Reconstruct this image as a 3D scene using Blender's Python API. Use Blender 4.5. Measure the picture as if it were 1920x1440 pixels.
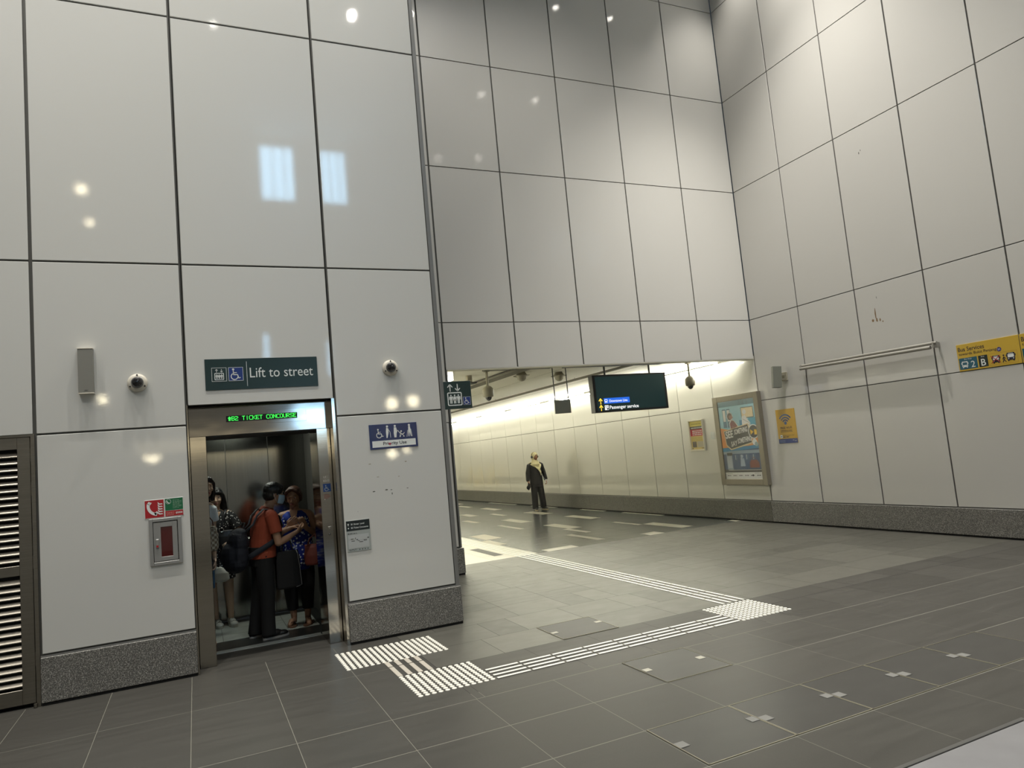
import bpy, bmesh, math, random
from mathutils import Vector, Matrix, Euler
random.seed(7)
for o in list(bpy.data.objects): bpy.data.objects.remove(o)
SC = bpy.context.scene
COL = SC.collection
R = math.radians

# ------------------------------------------------------------------ camera
CAM_H = 1.57
YAW, PITCH, ROLL, FPX = R(24.71654), R(5.51642), R(-5.27004), 1316.318
cy_, sy_, cp_, sp_, cr_, sr_ = math.cos(YAW), math.sin(YAW), math.cos(PITCH), math.sin(PITCH), math.cos(ROLL), math.sin(ROLL)
fwd = Vector((sy_*cp_, cy_*cp_, sp_)); rt0 = Vector((cy_, -sy_, 0)); up0 = rt0.cross(fwd)
rt = cr_*rt0 + sr_*up0; upv = -sr_*rt0 + cr_*up0
cd = bpy.data.cameras.new('camera'); cam = bpy.data.objects.new('camera', cd); COL.objects.link(cam)
cd.sensor_width = 36; cd.lens = 36*FPX/1920; cd.clip_start = .05; cd.clip_end = 200
M = Matrix((rt, upv, -fwd)).transposed().to_4x4(); M.translation = Vector((0, 0, CAM_H)); cam.matrix_world = M
SC.camera = cam

# ------------------------------------------------------------------ world, exposure
w = bpy.data.worlds.new('world'); SC.world = w; w.use_nodes = True
w.node_tree.nodes['Background'].inputs[0].default_value = (.5, .6, .7, 1)
w.node_tree.nodes['Background'].inputs[1].default_value = .05
SC.view_settings.view_transform = 'Standard'; SC.view_settings.look = 'None'
SC.view_settings.gamma = 1; SC.view_settings.use_curve_mapping = False
SC.view_settings.exposure = 0.1
SC.cycles.max_bounces = 8; SC.cycles.diffuse_bounces = 4; SC.cycles.glossy_bounces = 4
SC.cycles.sample_clamp_indirect = 4; SC.cycles.caustics_reflective = False; SC.cycles.caustics_refractive = False

# main dimensions (metres)
D1, D2, X3 = 6.521, 9.108, 8.772       # lift wall plane, header wall plane, right wall plane
CEIL, REAR, LEFT = 10.5, -5.8, -9.0
TUN_END, TUN_CEIL = 40.0, 2.86

def light(name, kind, loc, energy, color, parent=None, rot=(0, 0, 0), **kw):
    ld = bpy.data.lights.new(name, kind); ld.energy = energy; ld.color = color
    for k, v in kw.items(): setattr(ld, k, v)
    o = bpy.data.objects.new(name, ld); COL.objects.link(o); o.location = loc; o.rotation_euler = rot
    if parent: o.parent = parent
    return o

# ------------------------------------------------------------------ materials
def s2l(c): return tuple(((x/255/12.92) if x/255 <= .04045 else ((x/255+.055)/1.055)**2.4) for x in c)
MATS = {}
def mat(name, rgb=None, lin=None, rough=.5, metal=0, coat=0, emit=None, es=0, spec=.5, noise=None, bump=None, trans=0, alpha=1):
    if name in MATS: return MATS[name]
    m = bpy.data.materials.new(name); m.use_nodes = True; nt = m.node_tree; b = nt.nodes['Principled BSDF']
    c = lin if lin else s2l(rgb)
    b.inputs['Base Color'].default_value = (*c, 1)
    b.inputs['Roughness'].default_value = rough; b.inputs['Metallic'].default_value = metal
    b.inputs['Specular IOR Level'].default_value = spec
    b.inputs['Coat Weight'].default_value = coat; b.inputs['Coat Roughness'].default_value = .035
    b.inputs['Transmission Weight'].default_value = trans
    if emit: b.inputs['Emission Color'].default_value = (*emit, 1); b.inputs['Emission Strength'].default_value = es
    tc = None
    def coords():
        nonlocal tc
        if tc is None: tc = nt.nodes.new('ShaderNodeTexCoord')
        return tc.outputs['Object']
    if noise:      # (scale xyz, detail, amount of value variation)
        sc, det, amt = noise
        mp = nt.nodes.new('ShaderNodeMapping'); mp.inputs['Scale'].default_value = sc; nt.links.new(coords(), mp.inputs[0])
        n = nt.nodes.new('ShaderNodeTexNoise'); n.inputs['Scale'].default_value = 1; n.inputs['Detail'].default_value = det
        nt.links.new(mp.outputs[0], n.inputs['Vector'])
        rp = nt.nodes.new('ShaderNodeMapRange'); rp.inputs[1].default_value = .25; rp.inputs[2].default_value = .75
        rp.inputs[3].default_value = 1-amt; rp.inputs[4].default_value = 1+amt; nt.links.new(n.outputs[0], rp.inputs[0])
        mx = nt.nodes.new('ShaderNodeVectorMath'); mx.operation = 'SCALE'; mx.inputs[0].default_value = c
        nt.links.new(rp.outputs[0], mx.inputs['Scale']); nt.links.new(mx.outputs[0], b.inputs['Base Color'])
    if bump:       # (scale xyz, strength, distance)
        sc, st, di = bump
        mp = nt.nodes.new('ShaderNodeMapping'); mp.inputs['Scale'].default_value = sc; nt.links.new(coords(), mp.inputs[0])
        n = nt.nodes.new('ShaderNodeTexNoise'); n.inputs['Scale'].default_value = 1; n.inputs['Detail'].default_value = 2
        nt.links.new(mp.outputs[0], n.inputs['Vector'])
        bp = nt.nodes.new('ShaderNodeBump'); bp.inputs['Strength'].default_value = st; bp.inputs['Distance'].default_value = di
        nt.links.new(n.outputs[0], bp.inputs['Height']); nt.links.new(bp.outputs[0], b.inputs['Normal'])
        if coat: nt.links.new(bp.outputs[0], b.inputs['Coat Normal'])
    MATS[name] = m; return m

enamel = mat('white_enamel', lin=(.60, .60, .575), rough=.35, coat=1, noise=((.25, .25, .25), 1, .03), bump=((90, 90, 90), .022, .003))
enamel_r = mat('white_enamel_matt', lin=(.56, .55, .52), rough=.38, coat=.5, noise=((.3, .3, .3), 1, .03), bump=((60, 60, 60), .04, .004))
joint = mat('joint_grey', lin=(.075, .073, .065), rough=.6)
trimm = mat('trim_grey', lin=(.2, .2, .195), rough=.4, metal=.3)
dark = mat('black_void', lin=(.006, .006, .006), rough=.9)
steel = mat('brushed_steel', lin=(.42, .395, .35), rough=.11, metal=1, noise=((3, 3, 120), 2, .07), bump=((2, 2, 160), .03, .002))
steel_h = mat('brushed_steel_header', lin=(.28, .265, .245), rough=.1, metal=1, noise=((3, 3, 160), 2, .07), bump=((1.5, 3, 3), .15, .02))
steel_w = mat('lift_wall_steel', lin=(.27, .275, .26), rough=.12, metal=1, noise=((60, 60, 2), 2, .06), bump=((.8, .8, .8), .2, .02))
steel_d = mat('louvre_steel', lin=(.27, .25, .215), rough=.38, metal=1, noise=((3, 3, 90), 2, .08))
black = mat('black_satin', lin=(.01, .01, .011), rough=.4)
blackpl = mat('black_paint', lin=(.02, .02, .018), rough=.5)
white = mat('sign_white', rgb=(225, 228, 226), rough=.4)
white_s = mat('stud_white', rgb=(232, 230, 220), rough=.35)
offwhite = mat('camera_white', rgb=(212, 206, 192), rough=.35, coat=.3)
glassdk = mat('dark_dome', lin=(.012, .012, .014), rough=.06, coat=1)
grey_pl = mat('grey_plastic', rgb=(128, 128, 118), rough=.5)
grey_mid = mat('fixture_grey', rgb=(150, 145, 128), rough=.5)
alu = mat('aluminium_frame', rgb=(150, 150, 148), rough=.4, metal=.4)

def granite(name, base, fleck, rough):
    m = bpy.data.materials.new(name); m.use_nodes = True; nt = m.node_tree; b = nt.nodes['Principled BSDF']
    tc = nt.nodes.new('ShaderNodeTexCoord')
    n1 = nt.nodes.new('ShaderNodeTexNoise'); n1.inputs['Scale'].default_value = 110; n1.inputs['Detail'].default_value = 3
    v = nt.nodes.new('ShaderNodeTexVoronoi'); v.inputs['Scale'].default_value = 160
    n2 = nt.nodes.new('ShaderNodeTexNoise'); n2.inputs['Scale'].default_value = 2.0
    for x in (n1, v, n2): nt.links.new(tc.outputs['Object'], x.inputs['Vector'])
    cr = nt.nodes.new('ShaderNodeValToRGB'); e = cr.color_ramp.elements
    e[0].position = .38; e[0].color = (*[c*.45 for c in base], 1); e[1].position = .66; e[1].color = (*fleck, 1)
    k = cr.color_ramp.elements.new(.52); k.color = (*base, 1)
    mx = nt.nodes.new('ShaderNodeMix'); mx.data_type = 'FLOAT'; mx.inputs[0].default_value = .35
    nt.links.new(n1.outputs[0], mx.inputs[2]); nt.links.new(v.outputs['Distance'], mx.inputs[3])
    nt.links.new(mx.outputs[0], cr.inputs[0]); nt.links.new(cr.outputs[0], b.inputs['Base Color'])
    b.inputs['Roughness'].default_value = rough
    bp = nt.nodes.new('ShaderNodeBump'); bp.inputs['Strength'].default_value = .35; bp.inputs['Distance'].default_value = .003
    nt.links.new(n1.outputs[0], bp.inputs['Height']); nt.links.new(bp.outputs[0], b.inputs['Normal'])
    return m
granite_m = granite('grey_granite', (.14, .136, .125), (.36, .35, .32), .5)
granite_p = granite('grey_granite_polished', (.085, .082, .07), (.2, .195, .17), .28)

def stone(name, lin, rough, amt=.1, streak=(1.2, 9, 1)):
    """slate: broad tone drift plus faint streaks along x, tile tone from a colour attribute"""
    m = bpy.data.materials.new(name); m.use_nodes = True; nt = m.node_tree; b = nt.nodes['Principled BSDF']
    tc = nt.nodes.new('ShaderNodeTexCoord')
    mp = nt.nodes.new('ShaderNodeMapping'); mp.inputs['Scale'].default_value = streak; mp.inputs['Rotation'].default_value = (0, 0, .25)
    nt.links.new(tc.outputs['Object'], mp.inputs[0])
    n = nt.nodes.new('ShaderNodeTexNoise'); n.inputs['Scale'].default_value = 1.6; n.inputs['Detail'].default_value = 5; n.inputs['Distortion'].default_value = .6
    nt.links.new(mp.outputs[0], n.inputs['Vector'])
    n2 = nt.nodes.new('ShaderNodeTexNoise'); n2.inputs['Scale'].default_value = 140; n2.inputs['Detail'].default_value = 2
    nt.links.new(tc.outputs['Object'], n2.inputs['Vector'])
    at = nt.nodes.new('ShaderNodeAttribute'); at.attribute_name = 'tone'
    r1 = nt.nodes.new('ShaderNodeMapRange'); r1.inputs[1].default_value = .3; r1.inputs[2].default_value = .7; r1.inputs[3].default_value = 1-amt; r1.inputs[4].default_value = 1+amt
    nt.links.new(n.outputs[0], r1.inputs[0])
    r2 = nt.nodes.new('ShaderNodeMapRange'); r2.inputs[1].default_value = .3; r2.inputs[2].default_value = .7; r2.inputs[3].default_value = .94; r2.inputs[4].default_value = 1.06
    nt.links.new(n2.outputs[0], r2.inputs[0])
    m1 = nt.nodes.new('ShaderNodeMath'); m1.operation = 'MULTIPLY'; nt.links.new(r1.outputs[0], m1.inputs[0]); nt.links.new(r2.outputs[0], m1.inputs[1])
    m2 = nt.nodes.new('ShaderNodeMath'); m2.operation = 'MULTIPLY'; nt.links.new(m1.outputs[0], m2.inputs[0]); nt.links.new(at.outputs['Fac'], m2.inputs[1])
    mx = nt.nodes.new('ShaderNodeVectorMath'); mx.operation = 'SCALE'; mx.inputs[0].default_value = lin
    nt.links.new(m2.outputs[0], mx.inputs['Scale']); nt.links.new(mx.outputs[0], b.inputs['Base Color'])
    rr = nt.nodes.new('ShaderNodeMapRange'); rr.inputs[3].default_value = rough-.07; rr.inputs[4].default_value = rough+.1; nt.links.new(n.outputs[0], rr.inputs[0])
    nt.links.new(rr.outputs[0], b.inputs['Roughness']); b.inputs['Specular IOR Level'].default_value = .14 if name == 'hall_slate' else .5
    bp = nt.nodes.new('ShaderNodeBump'); bp.inputs['Strength'].default_value = .015; bp.inputs['Distance'].default_value = .003
    nt.links.new(n.outputs[0], bp.inputs['Height']); nt.links.new(bp.outputs[0], b.inputs['Normal'])
    return m
slate = stone('hall_slate', (.060, .058, .052), .4)
slate_lit = stone('hall_grey_stone', (.094, .092, .078), .38, .06, (3, 5, 1))  # grey tile stone made paler to carry the light pool by the passage
slate_t = stone('tunnel_slate', (.058, .064, .062), .2, .12)
pale_t = stone('tunnel_pale_stone', (.46, .44, .36), .3, .05)
beige_t = stone('tunnel_beige_stone', (.34, .30, .2), .3, .05)
grout = mat('grout', lin=(.19, .185, .155), rough=.8)
grout_d = mat('grout_dark', lin=(.03, .03, .028), rough=.8)

# ------------------------------------------------------------------ mesh builder
class MB:
    def __init__(s): s.v = []; s.f = []; s.m = []; s.mats = []; s.tone = []; s.smooth = []
    def mi(s, m):
        if m not in s.mats: s.mats.append(m)
        return s.mats.index(m)
    def add(s, vs, fs, m, smooth=False, tone=1.0):
        k = len(s.v); s.v += [tuple(v) for v in vs]; i = s.mi(m)
        for f in fs: s.f.append([k+a for a in f]); s.m.append(i); s.tone.append(tone); s.smooth.append(smooth)
    def quad(s, a, b, c, d, m, tone=1.0): s.add([a, b, c, d], [(0, 1, 2, 3)], m, tone=tone)
    def box(s, x0, x1, y0, y1, z0, z1, m, ch=0):
        if x0 > x1: x0, x1 = x1, x0
        if y0 > y1: y0, y1 = y1, y0
        if z0 > z1: z0, z1 = z1, z0
        if ch <= 0:
            vs = [(x, y, z) for z in (z0, z1) for y in (y0, y1) for x in (x0, x1)]
            s.add(vs, [(0, 2, 3, 1), (4, 5, 7, 6), (0, 1, 5, 4), (2, 6, 7, 3), (0, 4, 6, 2), (1, 3, 7, 5)], m); return
        ch = min(ch, (x1-x0)*.45, (y1-y0)*.45, (z1-z0)*.45)
        bm = bmesh.new(); bmesh.ops.create_cube(bm, size=1)
        for v in bm.verts: v.co = Vector(((x0+x1)/2+v.co.x*(x1-x0), (y0+y1)/2+v.co.y*(y1-y0), (z0+z1)/2+v.co.z*(z1-z0)))
        bmesh.ops.bevel(bm, geom=bm.edges[:], offset=ch, segments=2 if ch > .004 else 1, profile=.6, affect='EDGES')
        s.bm(bm, m)
    def bm(s, bm, m, smooth=False):
        bm.verts.ensure_lookup_table(); bm.verts.index_update()
        s.add([v.co[:] for v in bm.verts], [[v.index for v in f.verts] for f in bm.faces], m, smooth); bm.free()
    def tube(s, pts, r, m, n=10, caps=True, smooth=True):
        pts = [Vector(p) for p in pts]; rs = r if isinstance(r, (list, tuple)) else [r]*len(pts)
        t = (pts[1]-pts[0]).normalized(); ref = Vector((0, 0, 1)) if abs(t.z) < .9 else Vector((1, 0, 0))
        a = t.cross(ref).normalized(); vs = []
        for i, p in enumerate(pts):
            d = (pts[min(i+1, len(pts)-1)]-pts[max(i-1, 0)]).normalized()
            a = (a-d*a.dot(d)).normalized(); b = d.cross(a)
            for k in range(n):
                q = 2*math.pi*k/n; vs.append(p+a*rs[i]*math.cos(q)+b*rs[i]*math.sin(q))
        fs = []
        for i in range(len(pts)-1):
            for k in range(n): fs.append((i*n+k, i*n+(k+1) % n, (i+1)*n+(k+1) % n, (i+1)*n+k))
        s.add(vs, fs, m, smooth)
        if caps:
            L = len(pts)-1
            s.add(vs[:n], [tuple(range(n))[::-1]], m); s.add(vs[L*n:], [tuple(range(n))], m)
    def lathe(s, prof, c, ax, m, n=24, smooth=True):
        """prof: (radius, height along ax)"""
        c = Vector(c); ax = Vector(ax).normalized(); ref = Vector((0, 0, 1)) if abs(ax.z) < .9 else Vector((1, 0, 0))
        a = ax.cross(ref).normalized(); b = ax.cross(a); vs = []
        for r, h in prof:
            for k in range(n):
                q = 2*math.pi*k/n; vs.append(c+ax*h+a*r*math.cos(q)+b*r*math.sin(q))
        fs = []
        for i in range(len(prof)-1):
            for k in range(n): fs.append((i*n+k, i*n+(k+1) % n, (i+1)*n+(k+1) % n, (i+1)*n+k))
        s.add(vs, fs, m, smooth)
    def build(s, name, parent=None, world=True):
        me = bpy.data.meshes.new(name); off = Vector((0, 0, 0)); p = parent
        if world:
            while p: off += p.location; p = p.parent
        me.from_pydata([(a-off.x, b-off.y, c-off.z) for a, b, c in s.v], [], s.f)
        for m in s.mats: me.materials.append(m)
        me.polygons.foreach_set('material_index', s.m); me.polygons.foreach_set('use_smooth', s.smooth)
        if any(t != 1.0 for t in s.tone):
            at = me.attributes.new('tone', 'FLOAT', 'FACE'); at.data.foreach_set('value', s.tone)
        elif s.mats and any('slate' in m.name or 'stone' in m.name for m in s.mats):
            at = me.attributes.new('tone', 'FLOAT', 'FACE'); at.data.foreach_set('value', s.tone)
        bm = bmesh.new(); bm.from_mesh(me)
        if s.closed: bmesh.ops.recalc_face_normals(bm, faces=bm.faces)
        bm.to_mesh(me); bm.free(); me.update()
        o = bpy.data.objects.new(name, me); COL.objects.link(o)
        if parent: o.parent = parent
        return o
    closed = True

def tag(o, label=None, cat=None, group=None, kind=None):
    if label: o['label'] = label
    if cat: o['category'] = cat
    if group: o['group'] = group
    if kind: o['kind'] = kind
    return o
def thing(name, label, cat, loc, rz=0, group=None):
    o = bpy.data.objects.new(name, None); COL.objects.link(o); o.location = loc; o.rotation_euler = (0, 0, rz); o.empty_display_size = .1
    return tag(o, label, cat, group)
def struct(name, mb, parent=None):
    o = mb.build(name, parent)
    if not parent: o['kind'] = 'structure'
    return o
def sroot(name, loc):
    o = bpy.data.objects.new(name, None); COL.objects.link(o); o.location = loc; o['kind'] = 'structure'; return o

# ------------------------------------------------------------------ wall cladding
def cladding(mb, plane, cols, rows, pm, jm, gx=.022, gz=.013, skip=(), thick=.02, ch=.002):
    """plane: ('y', value, +1/-1 towards viewer is -y) panels proud of a backing sheet"""
    ax, v = plane
    for i in range(len(cols)-1):
        for j in range(len(rows)-1):
            if (i, j) in skip: continue
            a0, a1, z0, z1 = cols[i]+gx/2, cols[i+1]-gx/2, rows[j]+gz/2, rows[j+1]-gz/2
            if ax == 'y': mb.box(a0, a1, v, v+thick, z0, z1, pm, ch)
            elif ax == 'x+': mb.box(v, v+thick, a0, a1, z0, z1, pm, ch)      # faces -x
            elif ax == 'x-': mb.box(v-thick, v, a0, a1, z0, z1, pm, ch)      # faces +x
            elif ax == 'y-': mb.box(a0, a1, v-thick, v, z0, z1, pm, ch)      # faces +y

ROWS = [.3686, 2.0438, 3.4376, 5.7109, 7.3569, 9.0484, CEIL]
LC0, LC1, LC2, LC3 = -1.1196, -.0366, 1.1986, 2.2266
LIFT_TOP = 2.213
# left wall (with the lift)
mb = MB()
cols = [LEFT, -7.7, -6.6, -5.5, -4.4, -3.3, -2.2, LC0, LC1, LC2, LC3]
cladding(mb, ('y', D1), cols, ROWS, enamel, joint, .026, .016, skip={(6, 0), (8, 0), (8, 1)}, ch=.0025)
mb.box(LC1+.013, LC2-.013, D1, D1+.02, LIFT_TOP, ROWS[2]-.008, enamel, .0025)
yb = D1+.012
mb.box(LEFT, -2.2, yb, yb+.15, 0, CEIL, joint)
mb.box(-2.2, LC0-.0121, yb, yb+.15, 2.05, CEIL, joint)
mb.box(-2.2, LC0-.02, yb+.09, yb+.2, 0, 2.05, dark)
mb.box(LC0-.012, LC1+.006, yb, yb+.25, 0, CEIL, joint)
mb.box(LC1, LC2, yb, yb+.19, LIFT_TOP+.01, CEIL, joint)
mb.box(LC2-.006, LC3+.03, yb, D2-.05, 0, CEIL, joint)
mb.box(LC3-.006, LC3+.034, D1-.002, D1+.03, .36, CEIL, trimm, .003)
struct('wall_left', mb)
mb = MB()
for a, b in ((LEFT, -2.21), (LC0+.002, LC1-.006), (LC2-.004, LC3+.036)):
    mb.box(a, b, D1-.022, D1+.02, .022, .352, granite_m, .004)
    mb.box(a, b, D1-.006, D1+.02, .352, .362, trimm)
    mb.box(a+.004, b-.004, D1-.012, D1+.02, 0, .022, dark)
struct('baseboard_left', mb)
# steel reveal strips either side of the lift recess
mb = MB()
mb.box(LC2-.03, LC2-.004, D1+.004, D1+.22, 0, LIFT_TOP, steel); mb.box(LC1-.004, LC1+.006, D1+.004, D1+.22, 0, LIFT_TOP, steel)
mb.box(LC0-.03, LC0-.003, D1+.0, D1+.06, 0, 2.04, steel_d)
struct('trim_1', mb)

# header wall over the passage
OPL = 3.232
mb = MB()
cols2 = [LC3+.04, 3.2072, 4.3094, 5.4126, 6.5165, 7.6422, X3-.002]
rows2 = [2.774, 3.4415, 5.7106, 7.3569, 9.0484, CEIL]
cladding(mb, ('y', D2), cols2[1:], rows2, enamel_r, joint, .02, .013)
for j, (z0, z1) in enumerate(zip([.3686, 2.0507]+rows2[1:-1], [2.0507]+rows2[1:])):
    mb.box(LC3+.04, (OPL-.03 if z1 < 3.2 else 3.2072)-.014, D2, D2+.02, z0+.006, z1-.006, enamel_r, .002)
mb.box(LC3+.04, OPL-.014, D2+.014, D2+.2, 0, 2.80, joint)
mb.box(LC3+.04, X3, D2+.014, D2+.2, 2.786, CEIL, joint)
mb.box(OPL-.022, OPL, D2-.004, D2+.2, .36, 2.78, trimm, .002)
mb.box(OPL, X3, D2+.002, D2+.13, 2.768, 2.786, mat('soffit_white', rgb=(205, 202, 188), rough=.5), .001)
struct('wall_back', mb)
mb = MB()
mb.box(LC3+.04, OPL+.018, D2-.03, D2+.2, .022, .352, granite_m, .004); mb.box(LC3+.04, OPL+.01, D2-.02, D2+.2, 0, .022, dark)
struct('baseboard_back', mb)

# right wall : hall part and tunnel part share one plane
ycols = [9.108, 8.0472, 6.9924, 5.9356, 4.9003, 3.85, 2.8, 1.75, .7, -.35, -1.4, -2.45, -3.5, -4.55, REAR]
ycols = ycols[::-1]
mb = MB()
rowsR = [.3612, 2.0507, 3.4415, 5.7106, 7.3569, 9.0484, CEIL]
cladding(mb, ('x+', X3), ycols, rowsR, enamel_r, joint, .02, .012)
mb.box(X3+.012, X3+.15, REAR, D2, 0, CEIL, joint)
struct('wall_right', mb)
tcols = [9.118, 10.265, 11.29, 12.31, 13.36, 14.49, 15.57, 16.66, 17.7, 18.73, 19.87, 21.02, 22.04, 23.07, 24.13]
while tcols[-1] < TUN_END: tcols.append(tcols[-1]+1.05)
tun_en = mat('tunnel_enamel', lin=(.64, .625, .57), rough=.3, coat=1, noise=((.3, .3, .3), 1, .02), bump=((1.0, 1.0, .5), .02, .01))
mb = MB()
cladding(mb, ('x+', X3), tcols, [.3612, 2.0507, 2.83], tun_en, joint, .011, .011, ch=.003)
mb.box(X3+.012, X3+.15, D2, TUN_END, 0, TUN_CEIL, mat('joint_warm', lin=(.12, .115, .09), rough=.6))
struct('wall_tunnel_right', mb)
mb = MB()
cladding(mb, ('x-', OPL), [9.32]+tcols[1:], [.3612, 2.0507, 2.83], tun_en, joint, .011, .011, ch=0)
mb.box(OPL-.15, OPL-.012, D2+.2, TUN_END, 0, TUN_CEIL, joint)
struct('wall_tunnel_left', mb)
mb = MB(); mb.box(OPL, X3, TUN_END, TUN_END+.1, 0, TUN_CEIL, tun_en); struct('wall_tunnel_end', mb)
mb = MB()
mb.box(X3-.03, X3+.02, REAR, D2-.002, .024, .352, granite_m, .003); mb.box(X3-.02, X3+.02, REAR, D2, 0, .024, dark); mb.box(X3-.004, X3+.02, REAR, D2, .352, .357, trimm)
struct('baseboard_right', mb)
mb = MB()
for a, b in zip([D2, 10.6, 12.1, 13.6, 15.1, 16.6, 18.1, 19.6, 21.1, 22.6, 24.1, 25.6, 30], [10.6, 12.1, 13.6, 15.1, 16.6, 18.1, 19.6, 21.1, 22.6, 24.1, 25.6, 30, TUN_END]):
    mb.box(X3-.03, X3+.02, a+.001, b-.001, .024, .35, granite_p, .001)
mb.box(X3-.02, X3+.02, D2, TUN_END, 0, .024, dark); mb.box(X3-.006, X3+.02, D2, TUN_END, .35, .357, trimm)
struct('baseboard_tunnel', mb)

# unseen enclosure of the hall: rear wall, far-left wall, ceiling
WINS = [(1.93, 2.8, 8.8, 10.32), (3.5, 4.2, 8.8, 10.32), (2.45, 3.5, 2.74, 3.3), (1.76, 1.9, 4.5, 5.2), (3.36, 3.48, 4.0, 5.0)]
mb = MB()
xs = sorted({LEFT, X3}|{a for q in WINS for a in q[:2]}); zs = sorted({0, CEIL}|{a for q in WINS for a in q[2:]})
for i in range(len(xs)-1):
    for j in range(len(zs)-1):
        cx, cz = (xs[i]+xs[i+1])/2, (zs[j]+zs[j+1])/2
        if any(q[0] < cx < q[1] and q[2] < cz < q[3] for q in WINS): continue
        mb.box(xs[i], xs[i+1], REAR-.15, REAR, zs[j], zs[j+1], mat('rear_wall', lin=(.45, .45, .43), rough=.4))
struct('wall_rear', mb)
mb = MB(); mb.box(LEFT-.15, LEFT, REAR, D1+.1, 0, CEIL, MATS['rear_wall']); struct('wall_far_left', mb)
mb = MB(); mb.box(LEFT, X3+.1, REAR, D2+.1, CEIL, CEIL+.1, mat('ceiling_grey', lin=(.4, .4, .38), rough=.8)); struct('ceiling', mb)
sky = mat('daylight_glass', lin=(.1, .1, .1), rough=.1, emit=(.42, .72, 1.0), es=14)
for k, q in enumerate(WINS):
    fr = sroot('window_%d' % (k+1), ((q[0]+q[1])/2, REAR-.08, q[2]))
    mb = MB(); mb.box(q[0]+.02, q[1]-.02, REAR-.1, REAR-.09, q[2]+.02, q[3]-.02, sky); mb.build('pane', fr)
    mb = MB(); t = .02
    for x0, x1, z0, z1 in ((q[0], q[0]+t, q[2], q[3]), (q[1]-t, q[1], q[2], q[3]), (q[0], q[1], q[2], q[2]+t), (q[0], q[1], q[3]-t, q[3])):
        mb.box(x0, x1, REAR-.12, REAR-.04, z0, z1, trimm)
    if k < 2:
        for f in (.37, .72): mb.box(q[0]+(q[1]-q[0])*f-.015, q[0]+(q[1]-q[0])*f+.015, REAR-.11, REAR-.06, q[2], q[3], trimm)
    mb.build('window_frame', fr)
#light('daylight', 'AREA', (1.5, REAR+.3, 6.0), 150, (.62, .8, 1.0), rot=(R(90), 0, 0), shape='RECTANGLE', size=5, size_y=5)

t = thing('light_box', 'long warm lit box on the rear wall, seen mirrored in the lift steel', 'light', (1.3, REAR, 2.1))
mb = MB(); mb.box(-1.3, 3.6, REAR+.001, REAR+.08, 2.26, 2.66, MATS['trim_grey'] if 'trim_grey' in MATS else trimm); mb.build('housing', t)
mb = MB(); mb.box(-1.25, 3.55, REAR+.08, REAR+.085, 2.3, 2.62, mat('warm_diffuser', lin=(.6, .55, .4), emit=(1, .86, .58), es=1.4)); mb.build('diffuser', t)
# ------------------------------------------------------------------ floors
def tiles(mb, x0, x1, ys, xstep, choose, gap=.004, z=0, rnd=0, holes=()):
    for r in range(len(ys)-1):
        y0, y1 = ys[r], ys[r+1]; x = x0 + (random.random()*rnd*xstep if rnd else 0)-xstep
        while x < x1:
            wd = xstep*(random.choice((.5, 1, 1, 1.5)) if rnd else 1)
            a, b = max(x, x0), min(x+wd, x1); x += wd
            if b-a < .03: continue
            m, t = choose((a+b)/2, (y0+y1)/2)
            gy = gap*2 if y0 < 4.6 else gap; mb.quad((a+gap/2, y0+gy/2, z), (b-gap/2, y0+gy/2, z), (b-gap/2, y1-gy/2, z), (a+gap/2, y1-gy/2, z), m, t)
FB = 9.87
mb = MB(); mb.closed = False
ysA = [REAR+.0]
y = 2.87-.535*16
while y < 2.3: ysA.append(y); y += .535
ysA = [a for a in ysA if a >= REAR]+[2.335, 2.87, 3.395, 3.935, 4.477]
ysN = [4.477, 5.56, D1]
hall = lambda a, b: (slate, random.uniform(.93, 1.07))
x00 = 1.04-.565*18
tiles(mb, x00, 1.6, sorted(set(ysA)), .565, hall); tiles(mb, 1.6, X3, sorted(set(ysA)), .5645, hall)
tiles(mb, x00, 1.605, ysN, .565, hall)
ysB = [4.477, 5.02, 5.31, 5.83, 6.38, 6.9, 7.18, 7.72, 8.25, 8.53, 9.06, 9.6, FB]
tiles(mb, 1.605, X3, ysB, .565, lambda a, b: (slate, random.uniform(.88, 1.12)) if b < 5.3 else (slate_lit, random.uniform(.86, 1.1) if random.random() < .8*min(1, max(0, (8.4-a)/2.4)) else random.uniform(.66, .82)), rnd=1)  # random tile tones, darker towards the right wall where the light pool fades
mb.quad((LEFT, REAR, -.0006), (X3, REAR, -.0006), (X3, 4.6, -.0006), (LEFT, 4.6, -.0006), grout)
mb.quad((LEFT, 4.6, -.0006), (1.6, 4.6, -.0006), (1.6, D1+.3, -.0006), (LEFT, D1+.3, -.0006), grout)
mb.quad((1.6, 4.6, -.001), (X3, 4.6, -.001), (X3, FB, -.001), (1.6, FB, -.001), grout_d)
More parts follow.
